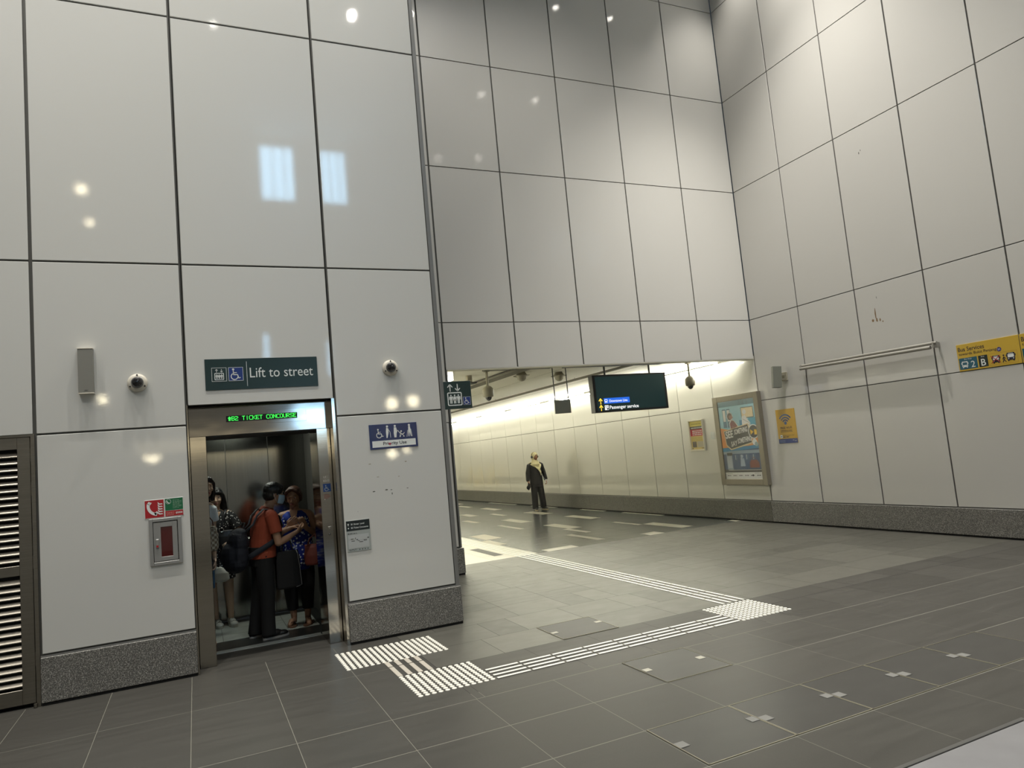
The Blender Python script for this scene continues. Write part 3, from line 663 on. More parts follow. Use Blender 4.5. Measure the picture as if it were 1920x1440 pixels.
# red-brown reflection-free details on the right jamb
S = Sign(jr, (JX, JY, 0), (1, 0, 0), (0, 0, 1)); etch = mat('etched_letters', lin=(.75, .72, .64), rough=.5)
S.text('lift_number_lettering', 'LIFT', .038, 1.49, .019, etch, wd=.042, l=1); S.text('lift_number_lettering', 'B2L02', .033, 1.456, .019, etch, wd=.058, l=1)
S.rect('wheelchair_plate', .028, 1.363, .098, 1.437, mat('plate_blue', lin=(.012, .06, .24), rough=.4), 1); S.wheelchair('wheelchair_plate', .06, 1.396, .06, mat('plate_ink', lin=(.45, .5, .5)), 2)
for kk in range(4): S.squiggle('instruction_lettering', .034, .09, 1.302+kk*.011, .0035, mat('red_print', lin=(.3, .05, .04)), 1, .05)
S.rect('instruction_lettering', .034, 1.291, .041, 1.297, etch, 1); S.done()
mb = MB(); mb.box(JX+.048, JX+.074, JY-.006, JY-.0005, 1.038, 1.046, mat('bright_chrome', lin=(.8, .8, .78), rough=.2, metal=1), .001); mb.box(JX+.056, JX+.064, JY-.004, JY-.0005, 1.02, 1.034, steel_d); mb.build('key_slot', jr)
mb = MB(); mb.lathe([(.0001, .003), (.009, .003), (.009, 0)], (JX+.06, JY, .975), (0, -1, 0), black, 16); mb.lathe([(.0001, .006), (.004, .005), (.004, 0)], (JX+.06, JY, .975), (0, -1, 0), MATS['bright_chrome'], 12); mb.build('key_switch', jr)
for o in [c for c in d.children_recursive if c.parent == jr and c.name.startswith(('lift_number', 'wheelchair', 'instruction', 'key'))]: pass
# header inspection plate and led display
mb = MB(); mb.box(.62, .965, JY+.0175, JY+.0205, 2.035, 2.155, steel_h, .001); mb.build('cover_plate', hd)
t = thing('led_display', 'black lift display with green letters B2 TICKET CONCOURSE over the doors', 'display', (.54, JY+.02, 2.065))
mb = MB(); mb.box(.275, .885, JY+.0120, JY+.0172, 2.066, 2.119, black, .001); mb.build('screen', t)
FONT = {'^': ['00100', '01110', '11111', '01110', '01110', '01110', '01110'], 'B': ['11110', '10001', '10001', '11110', '10001', '10001', '11110'], '2': ['11110', '00001', '00001', '01110', '10000', '10000', '11111'],
 'T': ['11111', '00100', '00100', '00100', '00100', '00100', '00100'], 'I': ['00100']*7, 'C': ['01111', '10000', '10000', '10000', '10000', '10000', '01111'], 'K': ['10001', '10010', '10100', '11000', '10100', '10010', '10001'],
 'E': ['11111', '10000', '10000', '11110', '10000', '10000', '11111'], 'O': ['01110', '10001', '10001', '10001', '10001', '10001', '01110'], 'N': ['10001', '11001', '10101', '10101', '10011', '10001', '10001'],
 'U': ['10001']*6+['01110'], 'R': ['11110', '10001', '10001', '11110', '10100', '10010', '10001'], 'S': ['01111', '10000', '10000', '01110', '00001', '00001', '11110'], ' ': ['00000']*7}
led = mat('led_green', lin=(.0, .1, .02), emit=(.06, 1.0, .1), es=1.3)
mb = MB(); px = .0054; u = .29
for ch in '^B2 TICKET CONCOURSE':
    for r_, row in enumerate(FONT[ch]):
        for c_, b_ in enumerate(row):
            if b_ == '1': mb.box(u+c_*px, u+(c_+1)*px, JY+.0108, JY+.0117, 2.075+(6-r_)*px, 2.075+(7-r_)*px-.0004, led)
    u += px*5.45
mb.build('led_lettering', t)
# blade sign at the pillar edge
t = thing('lift_blade_sign', 'dark square lift sign with arrows fixed at the pillar edge', 'sign', (2.41, D1+.0, 2.043))
mb = MB(); mb.box(2.262, 2.545, D1-.004, D1+.03, 2.043, 2.317, sg, .002); mb.build('board', t)
S = Sign(t, (2.262, D1-.004, 2.043), (1, 0, 0), (0, 0, 1))
S.arrow('pictogram', .062, .21, .068, txt_w, True, 2, .010); S.arrow('pictogram', .14, .21, .068, txt_w, False, 2, .010)
S.rrect('pictogram', .028, .032, .180, .165, .014, txt_w, 2); S.rrect('pictogram', .038, .042, .170, .155, .007, sg, 3)
for i in (-1, 0, 1): S.person('pictogram', .104+i*.039, .054, .088, txt_w, 4, i == 0)
S.rect('pictogram', .19, .035, .268, .115, txt_w, 2); S.rect('pictogram', .192, .037, .266, .113, blu, 3); S.wheelchair('pictogram', .226, .073, .07, txt_w, 4); S.done()
mb = MB(); mb.box(2.25, 2.264, D1+.0, D1+.026, 2.06, 2.3, trimm); mb.build('bracket', t)

# lift car
mb = MB()
cx0, cx1, cyb, czt = -.32, 1.212, 8.64, 2.25
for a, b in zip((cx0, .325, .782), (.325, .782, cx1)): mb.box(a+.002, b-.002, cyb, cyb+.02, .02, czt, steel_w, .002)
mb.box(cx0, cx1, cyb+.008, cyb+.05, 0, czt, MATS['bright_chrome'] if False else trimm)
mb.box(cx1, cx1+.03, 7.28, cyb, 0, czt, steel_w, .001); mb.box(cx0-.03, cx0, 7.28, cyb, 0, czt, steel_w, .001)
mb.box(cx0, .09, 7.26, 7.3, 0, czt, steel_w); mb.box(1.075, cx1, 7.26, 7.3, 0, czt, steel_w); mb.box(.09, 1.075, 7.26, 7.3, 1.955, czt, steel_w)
struct('wall_lift', mb)
mb = MB(); mb.box(cx0, cx1, 7.26, cyb, czt, czt+.04, mat('lift_ceiling', lin=(.25, .26, .25), rough=.5)); struct('ceiling_lift', mb)
mb = MB(); dk = mat('lift_floor_dark', lin=(.03, .032, .031), rough=.3); lt = mat('lift_floor_tile', lin=(.45, .48, .44), rough=.35, noise=((6, 6, 6), 4, .15))
mb.box(cx0, cx1, 7.26, cyb, -.02, -.001, dk)
for i in range(4):
    for j in range(3):
        a = cx0+.2+i*(1.1-(cx0+.2))/4; b = a+(1.1-(cx0+.2))/4; c = 7.62+j*.28; mb.box(a+.002, b-.002, c+.002, c+.278, -.001, .0008, lt)
struct('floor_lift', mb)
t = thing('handrail', 'steel handrail across the back of the lift', 'handrail', (.45, cyb, .85))
mb = MB(); mb.tube([(cx0+.1, cyb-.05, .87), (cx1-.08, cyb-.05, .87)], .016, steel_w, 12); mb.build('rail', t)
for x in (cx0+.2, .45, cx1-.2):
    mb = MB(); mb.tube([(x, cyb-.001, .87), (x, cyb-.05, .87)], .008, steel_w, 8); mb.build('bracket', t)
t = thing('lift_ceiling_light', 'round downlight in the lift ceiling', 'ceiling light', (.45, 8.1, czt-.02))
mb = MB(); mb.lathe([(.0001, 0), (.09, 0), (.1, .012), (.1, .019)], (.45, 8.0, czt-.02), (0, 0, 1), mat('lift_lamp', lin=(.8, .8, .8), emit=(.95, 1, .88), es=2.5), 24); mb.build('diffuser', t)
light('lift_lamp_light', 'AREA', (0, -.1, -.01), 7.0, (.95, 1, .88), t, shape='DISK', size=.5)

# ------------------------------------------------------------------ right wall fittings
t = thing('free_wifi_sign', 'yellow FREE WI-FI sign with blue signal arcs on the right wall', 'sign', (X3, 8.575, 1.3))
ye = mat('sign_yellow', lin=(.52, .31, .03), rough=.35)
S = board_x(t, 8.376, 8.778, 1.302, 1.858, X3, ye); wb = mat('wifi_blue', lin=(.012, .05, .17), rough=.3)
S.rect('footer', .002, .002, .4, .076, mat('footer_blue', lin=(.008, .03, .16), rough=.3), 1)
for r_ in (.075, .125, .18): S.arc('pictogram', .19, .32, r_*.8, .024, 40, 140, wb, 2)
S.disc('pictogram', .19, .33, .028, wb, 2)
for r_ in (.18, .125, .075):
    for a in (40, 140): S.disc('pictogram', .19+r_*.8*math.cos(R(a)), .32+r_*.8*math.sin(R(a)), .012, wb, 2, 10)
S.text('lettering', 'FREE WI-FI', .19, .235, .035, tb, wd=.24, l=2, bold=.02, al='c')
for q in (.205, .185): S.squiggle('lettering', .07, .31, q, .009, tb, word=.02)
S.rect('lettering', .045, .09, .095, .14, white, 2); S.rect('lettering', .06, .105, .08, .12, tb, 3); S.squiggle('lettering', .105, .34, .125, .007, tb); S.squiggle('lettering', .105, .24, .098, .013, tb, word=.04)
for q in (.05, .035, .018): S.squiggle('lettering', .02, .14, q, .004, mat('pale_blue_print', lin=(.3, .4, .6)), word=.02)
S.rect('lettering', .3, .045, .33, .05, white, 2); S.rect('lettering', .34, .035, .375, .04, white, 2); S.done()
by_ = mat('bus_yellow', lin=(.56, .37, .045), rough=.35)
def bus_sign(y0, y1, label, second):
    t = thing('bus_services_sign', label, 'sign', (X3, (y0+y1)/2, 2.055), group='yellow bus services signs')
    S = board_x(t, y0, y1, 2.055, 2.388, X3, by_)
    S.text('lettering', 'Bus Services', .018, .245, .052, tb, wd=.32, l=2, bold=.008); S.text('lettering', 'towards Bukit Panjang', .02, .195, .033, tb, wd=.455, l=2, bold=.006)
    S.disc('route_badge', .505, .2, .026, mat('badge_blue', lin=(.02, .02, .2)), 2); S.text('route_badge', '11', .505, .189, .022, white, wd=.022, l=3, al='c', bold=.02)
    S.rect('stop_panel', .012, .02, .235, .16, mat('bus_teal', lin=(.01, .09, .14), rough=.3), 2); S.text('stop_panel', 'Bus Stop', .125, .138, .014, txt_w, wd=.09, l=3, al='c')
    S.bus('stop_panel', .08, .078, .085, txt_w, MATS['bus_teal'], 3); S.text('stop_panel', '2', .155, .035, .078, txt_w, l=3, wd=.05)
    S.rect('exit_panel', .25, .02, .36, .16, mat('exit_black', lin=(.01, .018, .018), rough=.3), 2); S.text('exit_panel', 'Exit', .305, .138, .014, txt_w, wd=.038, l=3, al='c'); S.text('exit_panel', 'B', .278, .035, .082, txt_w, l=3, wd=.055, bold=.01)
    S.frame('pictogram', .375, .02, .7, .16, .0015, mat('thin_red', lin=(.25, .06, .02)), 2)
    S.bus('pictogram', .455, .085, .1, tb, white, 3); S.line('pictogram', [(.4, .045), (.505, .13)], .008, mat('cross_red', lin=(.4, .02, .02)), 7); S.line('pictogram', [(.4, .13), (.505, .045)], .008, MATS['cross_red'], 7)
    S.bus('pictogram', .625, .092, .105, tb, white, 3); S.disc('pictogram', .545, .12, .01, tb, 3); S.line('pictogram', [(.545, .1), (.545, .07), (.53, .04)], .01, tb, 3); S.line('pictogram', [(.545, .07), (.565, .042)], .009, tb, 3); S.line('pictogram', [(.528, .075), (.545, .1), (.566, .08)], .007, tb, 3); S.done()
bus_sign(4.908, 5.645, 'yellow bus services sign on the right wall above the panel joint', 0)
bus_sign(4.165, 4.9, 'yellow bus services sign cut off by the right edge of the photo', 1)
t = thing('wall_rail', 'long double grey tube rail fixed high across the right wall panels', 'rail', (8.7, 7.0, 2.44))
rl = mat('rail_metal', rgb=(160, 157, 150), rough=.4, metal=.4)
mb = MB(); mb.tube([(8.67, 5.82, 2.46), (8.67, 8.05, 2.487)], .02, rl, 14); mb.build('upper_tube', t)
mb = MB(); mb.tube([(8.655, 5.9, 2.41), (8.655, 8.04, 2.445)], .023, rl, 14); mb.build('lower_tube', t)
for y, z in ((5.86, 2.435), (8.02, 2.465)):
    mb = MB(); mb.box(8.64, 8.77, y-.012, y+.012, z-.035, z+.04, rl, .004); mb.build('end_bracket', t)
# advertising light box
t = thing('advertising_case', 'tall bronze framed poster case reading SEE SOMETHING SAY SOMETHING on the right wall', 'poster case', (8.72, 9.65, .63))
brz = mat('bronze_frame', rgb=(128, 122, 108), rough=.38, metal=.3)
ay0, ay1, az0, az1, ax = 9.055, 10.19, .632, 2.215, 8.68
py0, py1, pz0, pz1 = 9.162, 10.07, .735, 2.118
mb = MB()
for q in ((ay0, py0, az0, az1), (py1, ay1, az0, az1), (py0, py1, az0, pz0), (py0, py1, pz1, az1)): mb.box(ax, 8.7705, q[0], q[1], q[2], q[3], brz, .004)
mb.build('frame', t)
ppm = mat('poster_base', rgb=(90, 170, 200), rough=.5)
mb = MB(); mb.box(ax+.02, ax+.05, py0-.005, py1+.005, pz0-.005, pz1+.005, ppm); po = mb.build('poster', t)
S = Sign(po, (ax+.02, py1, pz0), (0, -1, 0), (0, 0, 1)); W_, H_ = py1-py0, pz1-pz0
c_ = lambda n, rgb: mat('ad_'+n, rgb=rgb, rough=.5)
sk, sk2, org, nv, crm, ink, mar, wh = c_('sky', (120, 190, 215)), c_('teal', (20, 120, 165)), c_('orange', (220, 135, 30)), c_('navy', (20, 60, 105)), c_('cream', (225, 205, 160)), c_('ink', (20, 18, 18)), c_('maroon', (120, 30, 30)), c_('white', (235, 235, 230))
U_ = lambda x: x*W_; V_ = lambda y: y*H_
def ar(a, b, c, d, m, l=1): S.rect('artwork', U_(a), V_(b), U_(c), V_(d), m, l)
def ap(pts, m, l=1): S.poly('artwork', [(U_(a), V_(b)) for a, b in pts], m, l)
ar(0, .6, 1, 1, c_('pale', (150, 205, 222)), 1); ar(0, .93, 1, 1, c_('teal2', (70, 130, 150)), 2); ar(0, .09, 1, .4, nv, 1); ar(0, .0, 1, .085, wh, 1); ar(0, .085, 1, .12, ink, 2)
for a in (.1, .22): ar(a, .66, a+.1, .9, c_('frameblue', (60, 110, 140)), 2); ar(a+.015, .74, a+.085, .885, wh, 3)
ar(.62, .76, .95, .9, c_('framed', (40, 70, 80)), 2); ar(.635, .77, .935, .89, crm, 3); ar(.55, .6, 1, .74, sk2, 2); ar(.8, .66, 1, .76, c_('cyan', (30, 150, 180)), 3)
for a in (.6, .7, .8): S.arc('artwork', U_(a), V_(.945), .018, .004, 0, 360, ink, 3); S.line('artwork', [(U_(a), V_(.96)), (U_(a), V_(.985))], .004, ink, 3)
ap([(0, .66), (.3, .625), (.5, .6), (.75, .62), (1, .66), (1, .43), (.6, .4), (.3, .38), (0, .36)][::-1], org, 3)
ap([(0, .4), (1, .42), (1, .38), (0, .35)][::-1], sk2, 4); ar(0, .32, 1, .36, c_('greyblue', (140, 160, 175)), 2)
for a in (.3, .45, .6, .78): ar(a, .24, a+.09, .31, c_('pane', (50, 85, 120)), 3); ar(a+.03, .245, a+.04, .305, wh, 4)
ar(.08, .12, .24, .33, c_('door', (150, 165, 180)), 3); ar(.1, .3, .25, .335, ink, 4); ar(.1, .14, .22, .29, c_('door2', (185, 195, 205)), 4)
ar(.1, .11, 1, .115, wh, 5)
# leaning passenger, seated outline passenger, bag
ap([(.28, .6), (.27, .72), (.33, .76), (.4, .75), (.5, .68), (.53, .6)][::-1], wh, 5); ap([(.3, .605), (.29, .71), (.34, .75), (.4, .74), (.49, .67), (.51, .605)][::-1], mar, 6); ap([(.33, .61), (.35, .68), (.42, .66), (.44, .61)][::-1], c_('skin', (150, 95, 75)), 7)
S.disc('artwork', U_(.3), V_(.80), .075, wh, 5, 20); S.disc('artwork', U_(.3), V_(.80), .063, c_('hairbrown', (70, 40, 30)), 6, 20); S.disc('artwork', U_(.325), V_(.79), .04, MATS['ad_skin'], 7, 16); ap([(.36, .8), (.40, .785), (.36, .775)][::-1], MATS['ad_skin'], 7)
S.disc('artwork', U_(.71), V_(.84), .045, wh, 5, 16); ap([(.62, .68), (.63, .78), (.72, .8), (.78, .74), (.84, .7), (.84, .62), (.8, .62), (.79, .68)][::-1], wh, 5); S.line('artwork', [(U_(.66), V_(.75)), (U_(.74), V_(.72)), (U_(.82), V_(.7)), (U_(.82), V_(.63))], .005, ink, 6)
ap([(.7, .14), (.7, .2), (.74, .235), (.9, .235), (.95, .2), (.95, .14)][::-1], c_('bagred', (110, 40, 30)), 5); S.arc('artwork', U_(.82), V_(.235), .045, .008, 0, 180, MATS['ad_bagred'], 5)
ap([(.45, .16), (.47, .26), (.56, .26), (.58, .16)][::-1], c_('seatfig', (165, 180, 195)), 4); S.disc('artwork', U_(.51), V_(.285), .03, MATS['ad_seatfig'], 4)
# lettering block, tilted
ap([(.1, .61), (.76, .68), (.79, .6), (.83, .53), (.82, .455), (.25, .385), (.14, .44)][::-1], ink, 8)
ap([(.085, .62), (.775, .695), (.85, .53), (.835, .44), (.24, .37), (.12, .43)][::-1], crm, 7)
def tilt(word, u, v, h, wd, l=9):
    vs, fs = text_mesh(word, .03); x0 = min(a.x for a in vs); x1 = max(a.x for a in vs)
    S.mb('lettering').add([S.P(U_(u)+(a.x-x0)/(x1-x0)*wd, V_(v)+a.y/.7*h+(a.x-x0)/(x1-x0)*wd*.12, l) for a in vs], fs, wh)
tilt('SEE', .13, .52, .12, .19); tilt('SOMETHING', .38, .565, .085, .33); tilt('SAY', .26, .415, .085, .16); tilt('SOMETHING', .45, .447, .085, .34)
# plain round figure beside the words (generic)
S.disc('artwork', U_(.9), V_(.585), .125, wh, 9, 24); S.disc('artwork', U_(.9), V_(.585), .108, ink, 10, 24); yl = c_('yellowshape', (235, 190, 40))
ap([(.82, .545), (.82, .615), (.9, .58)], yl, 11); ap([(.92, .545), (.92, .61), (.985, .605), (.985, .545)][::-1], yl, 11); S.disc('artwork', U_(.9), V_(.455), .055, wh, 9); S.disc('artwork', U_(.94), V_(.43), .04, c_('pawgrey', (150, 170, 170)), 10)
for kk in range(6): S.squiggle('footer_print', U_(.05+kk*.16), U_(.15+kk*.16), V_(.04), .012, ink, 2, .03)
S.squiggle('footer_print', U_(.05), U_(.2), V_(.065), .006, ink, 2); S.squiggle('footer_print', U_(.8), U_(.95), V_(.07), .006, ink, 2); S.disc('footer_print', U_(.75), V_(.045), .017, ink, 2); S.done()
mb = MB(); mb.box(ax+.004, ax+.007, py0-.002, py1+.002, pz0-.002, pz1+.002, mat('case_glass', lin=(1, 1, 1), rough=.02, trans=1)); 
g = mb.build('glass_pane', t)
gm = MATS['case_glass'].node_tree; gn = gm.nodes; gt = gn.new('ShaderNodeBsdfTransparent'); gg = gn.new('ShaderNodeBsdfGlossy'); gg.inputs['Roughness'].default_value = .02
gx = gn.new('ShaderNodeMixShader'); gf = gn.new('ShaderNodeFresnel'); gf.inputs[0].default_value = 1.45
gx.inputs[0].default_value = .045; gm.links.new(gt.outputs[0], gx.inputs[1]); gm.links.new(gg.outputs[0], gx.inputs[2]); gm.links.new(gx.outputs[0], gn['Material Output'].inputs[0])
t = thing('notice_frame', 'small white framed yellow and red notice left of the poster case', 'notice', (X3, 10.81, 1.27))
mb = MB()
ny0, ny1, nz0, nz1 = 10.6, 11.02, 1.268, 1.858
for q in ((ny0, ny0+.02, nz0, nz1), (ny1-.02, ny1, nz0, nz1), (ny0+.02, ny1-.02, nz0, nz0+.03), (ny0+.02, ny1-.02, nz1-.02, nz1)): mb.box(X3-.045, X3-.0005, q[0], q[1], q[2], q[3], mat('frame_white', rgb=(228, 222, 205), rough=.4), .003)
mb.build('frame', t)
mb = MB(); mb.box(X3-.016, X3-.001, ny0+.01, ny1-.01, nz0+.01, nz1-.01, mat('notice_paper', lin=(.62, .5, .2), rough=.5)); po = mb.build('paper', t)
S = Sign(po, (X3-.016, ny1-.02, nz0+.03), (0, -1, 0), (0, 0, 1))
S.rect('print', 0, .44, .38, .53, mat('notice_yellow', lin=(.8, .68, .2)), 1); S.squiggle('print', .05, .33, .475, .012, mat('notice_ochre', lin=(.35, .28, .05)), 2); S.rect('print', 0, .385, .38, .435, mat('notice_dark', lin=(.03, .04, .04)), 1); S.squiggle('print', .03, .35, .4, .018, white, 2, .03)
S.rect('print', 0, .255, .38, .383, mat('notice_red', lin=(.42, .03, .04)), 1)
for q in (.34, .305, .27): S.squiggle('print', .06, .33, q, .02, white, 2, .035)
for q in (.225, .205, .185, .165): S.squiggle('print', .03, .35, q, .007, MATS['notice_ochre'], 2)
S.rect('print', .03, .04, .15, .15, mat('notice_brown', lin=(.1, .08, .06)), 2); S.rect('print', .17, .04, .35, .15, mat('notice_tan', lin=(.45, .4, .3)), 2); S.rect('print', .02, .01, .04, .03, tb, 2); S.rect('print', .29, .01, .31, .03, tb, 2); S.rect('print', .33, .01, .35, .03, tb, 2); S.done()
t = thing('small_label', 'tiny blank white label beside the poster case', 'label', (X3, 10.39, 1.465))
mb = MB(); mb.box(X3-.002, X3-.0003, 10.335, 10.44, 1.467, 1.598, white); mb.build('paper', t)
# marks on the walls
t = None
mb = MB(); mb.closed = False; sc_ = mat('stain_brown', lin=(.22, .14, .07), rough=.7); sd = mat('scuff_dark', lin=(.08, .08, .07), rough=.7)
def blot(P, m, n=9):   # P: list of (plane, a, z, ra, rz)
    for pl, a, z, ra, rz in P:
        pts = [(a+ra*math.cos(2*math.pi*k/n)*random.uniform(.6, 1.1), z+rz*math.sin(2*math.pi*k/n)*random.uniform(.6, 1.1)) for k in range(n)]
        if pl == 'x': mb.add([(X3-.0006, p, q) for p, q in pts], [tuple(range(n))], m)
        else: mb.add([(p, D1-.0006, q) for p, q in pts], [tuple(range(n))], m)
blot([('x', 6.70, 3.03, .013, .09), ('x', 6.69, 2.94, .018, .035), ('x', 6.75, 2.94, .02, .03), ('x', 6.64, 2.93, .012, .03), ('x', 6.6, 2.9, .01, .015)], sc_)
blot([('x', 6.60, 5.33, .008, .02), ('x', 6.57, 5.36, .006, .015), ('x', 6.65, 3.25, .006, .02)], sd)
o = mb.build('stain', bpy.data.objects['wall_right']); 
mb = MB(); mb.closed = False
blot([('y', 1.50, 1.325, .013, .006), ('y', 1.62, 1.33, .016, .007), ('y', 1.665, 1.325, .01, .004), ('y', 1.67, 1.29, .006, .013), ('y', 1.82, 1.325, .012, .004), ('y', 1.34, 1.16, .003, .003)], sd)
blot([('y', 1.48, 1.58, .014, .004), ('y', 1.822, 1.575, .012, .006), ('y', 1.55, 1.455, .014, .004), ('y', 1.745, 1.442, .01, .004)], mat('scuff_tan', lin=(.3, .27, .2), rough=.7))
mb.build('scuff', bpy.data.objects['wall_left'])

# ------------------------------------------------------------------ tunnel ceiling and fittings
cw = mat('slat_white', lin=(.86, .84, .76), rough=.5)
mb = MB()
y = D2+.5
while y < 26:
    mb.box(OPL, X3, y, y+.085, TUN_CEIL, TUN_CEIL+.02, cw, .004); y += .105
mb.box(OPL, X3, D2+.2, TUN_END, TUN_CEIL+.045, TUN_CEIL+.07, mat('plenum', lin=(.36, .35, .3), rough=.8))
mb.box(OPL, X3, 26, TUN_END, TUN_CEIL, TUN_CEIL+.02, cw)
for x in (4.9, 5.6, 7.2, 7.9): mb.box(x-.004, x+.004, D2+.5, TUN_END, TUN_CEIL-.001, TUN_CEIL+.001, MATS['plenum'])
struct('ceiling_tunnel', mb)
mb = MB(); mb.box(3.95, 5.08, 9.42, 9.6, 2.80, 2.86, blackpl); mb.box(5.3, 7.15, 9.42, 9.6, 2.80, 2.86, blackpl); mb.box(7.15, X3-.4, 9.44, 9.5, 2.80, 2.86, grey_mid); mb.box(OPL, X3, 9.24, 9.38, 2.795, 2.83, cw); struct('trim_3', mb)
def trunking(pts, wd, h, label):
    (x0, y0, z0), (x1, y1, z1) = pts
    t = thing('cable_trunking', label, 'cable trunking', ((x0+x1)/2, (y0+y1)/2, z0), group='dark cable trunking under the passage ceiling')
    mb = MB(); vs = []
    for (x, y, z) in pts:
        for dx, dz in ((-wd/2, -h), (wd/2, -h), (wd/2, 0), (-wd/2, 0)): vs.append((x+dx, y, z+dz))
    mb.add(vs, [(0, 1, 5, 4), (1, 2, 6, 5), (2, 3, 7, 6), (3, 0, 4, 7), (0, 3, 2, 1), (4, 5, 6, 7)], mat('trunking_dark', rgb=(78, 73, 60), rough=.5)); mb.build('channel', t)
    for k in range(4):
        f = (k+.5)/4; mb = MB(); x, y = x0+(x1-x0)*f, y0+(y1-y0)*f; mb.tube([(x, y, z0-.002), (x, y, TUN_CEIL+.001)], .005, grey_mid, 6); mb.build('hanger', t)
trunking([(6.62, 9.6, 2.835), (6.6, 25, 2.835)], .06, .035, 'long dark trunking running the length of the passage ceiling above the hanging sign')
trunking([(4.64, 9.6, 2.835), (4.64, 14.0, 2.835)], .22, .035, 'wide short dark trunking under the passage ceiling near the blade sign')
# linear wall washer lights
lamp = mat('linear_lamp', lin=(.9, .9, .85), emit=(1.0, .985, .84), es=48)
lamp_l = mat('linear_lamp_dim', lin=(.9, .9, .85), emit=(1.0, .985, .84), es=14)
def washer(x, y0, y1, side, label):
    t = thing('linear_light', label, 'ceiling light', (x, (y0+y1)/2, 2.82), group='linear lights along the passage walls')
    mb = MB(); mb.box(x-.012, x+.012, y0+.3, y1-.3, 2.822, TUN_CEIL+.001, cw); mb.box(x-.02, x+.02, y0+.3, y0+.34, 2.785, 2.83, cw); mb.box(x-.02, x+.02, y1-.34, y1-.3, 2.785, 2.83, cw); mb.build('housing', t)
    mb = MB(); mb.tube([(x, y0+.01, 2.775), (x, y1-.01, 2.775)], .013, lamp if side > 0 else lamp_l, 10); mb.build('diffuser', t)
    if side < 0: mb = MB(); mb.box(x+.07, x+.085, y0, y1, 2.68, TUN_CEIL+.001, cw, .003); mb.build('added_light_lip', t)  # unseen lip added to keep the left tubes off the right wall
    L = y1-y0
    light('washer_light', 'AREA', (-side*.03, 0, -.045 if side > 0 else -.06), (26 if side > 0 else 30)*L, (1.0, .975, .80), t, rot=(0, R(133) if side > 0 else 0, 0), shape='RECTANGLE', size=.05, size_y=L*.95)
k = 0
for y0 in [9.55+2.4*i for i in range(12)]:
    nm = ['nearest', 'second', 'third', 'fourth', 'fifth', 'sixth', 'seventh', 'eighth', 'ninth', 'tenth', 'eleventh', 'farthest'][k]; k += 1
    washer(X3-.17, y0, y0+2.38, 1, '%s glowing linear light along the top of the right passage wall' % nm)
    washer(OPL+.17, y0, y0+2.38, -1, '%s glowing linear light along the hidden left passage wall' % nm)
# hanging direction sign
t = thing('hanging_sign', 'large dark hanging sign reading Downtown Line and Passenger service in the passage mouth', 'sign', (6.8, 10.05, 2.08))
x0, x1, z0, z1 = 6.07, 7.56, 2.085, 2.715
mb = MB(); mb.box(x0, x1, 10.0, 10.13, z0, z1, black, .006); mb.build('housing', t)
scr = mat('sign_screen', lin=(.006, .026, .028), rough=.3, coat=.3, emit=(.003, .026, .027), es=.45)
S = Sign(t, (x0+.05, 9.999, z0+.03), (1, 0, 0), (0, 0, 1)); W_, H_ = 1.39, .57
S.rect('screen', 0, 0, W_, H_, scr, .5)
wE = mat('lit_white', lin=(.8, .8, .8), emit=(1, 1, 1), es=.9); yE = mat('lit_yellow', lin=(.8, .6, .05), emit=(1, .72, .08), es=.8); bE = mat('lit_blue', lin=(.01, .1, .6), emit=(.02, .16, .85), es=.8)
S.arrow('arrow', .07, .155, .085, yE, True, 2, .016); S.arrow('arrow', .07, .045, .085, yE, True, 2, .016)
S.rect('line_plate', .135, .112, .645, .205, bE, 2); S.text('line_plate', 'Downtown Line', .24, .135, .042, wE, wd=.36, l=4, bold=.01); S.bus('line_plate', .175, .157, .06, wE, bE, 3)
S.text('lettering', 'Passenger service', .235, .02, .056, wE, wd=.58, l=2, bold=.015)
S.rrect('pictogram', .14, .005, .215, .085, .006, wE, 2); S.rect('pictogram', .173, .01, .178, .08, scr, 3); S.rect('pictogram', .146, .04, .21, .044, scr, 3); S.rect('pictogram', .182, .01, .21, .038, scr, 3); S.disc('pictogram', .158, .065, .008, scr, 3); S.disc('pictogram', .195, .065, .008, scr, 3); S.done()
for x in (6.36, 7.27):
    mb = MB(); mb.tube([(x, 10.06, z1-.001), (x, 10.06, TUN_CEIL+.02)], .017, blackpl, 10); mb.build('hanger', t)
t = thing('small_hanging_sign', 'small plain grey sign back hung on two thin rods in the passage', 'sign', (5.46, 10.0, 2.11))
mb = MB(); mb.box(5.32, 5.61, 9.985, 10.015, 2.115, 2.335, mat('sign_back_grey', rgb=(150, 150, 140), rough=.5), .003); mb.build('board', t)
for x in (5.34, 5.585):
    mb = MB(); mb.tube([(x, 10.0, 2.334), (x-.0, 10.0, TUN_CEIL+.02)], .009, blackpl, 8); mb.build('rod', t)
def ptz(x, y, label):
    t = thing('hanging_camera', label, 'security camera', (x, y, 2.4), group='grey pendant cameras in the passage mouth')
    mb = MB(); mb.tube([(x, y, 2.6), (x, y, TUN_CEIL+.001)], .02, grey_mid, 12); mb.box(x-.04, x+.04, y-.04, y+.04, TUN_CEIL-.02, TUN_CEIL+.001, grey_mid, .003); mb.build('stem', t)
    mb = MB(); mb.lathe([(.02, .2), (.05, .185), (.085, .15), (.088, .08), (.08, .03), (.06, .02), (.0001, .02)], (x, y, 2.425), (0, 0, 1), grey_mid, 20); mb.build('housing', t)
    mb = MB(); mb.lathe([(.055, .025), (.05, 0), (.03, -.028), (.0001, -.04)], (x, y, 2.425), (0, 0, 1), glassdk, 20); mb.build('dome', t)
ptz(4.185, 10.0, 'grey pendant camera beside the blade sign at the passage mouth'); ptz(8.08, 10.0, 'grey pendant camera right of the hanging sign in the passage')
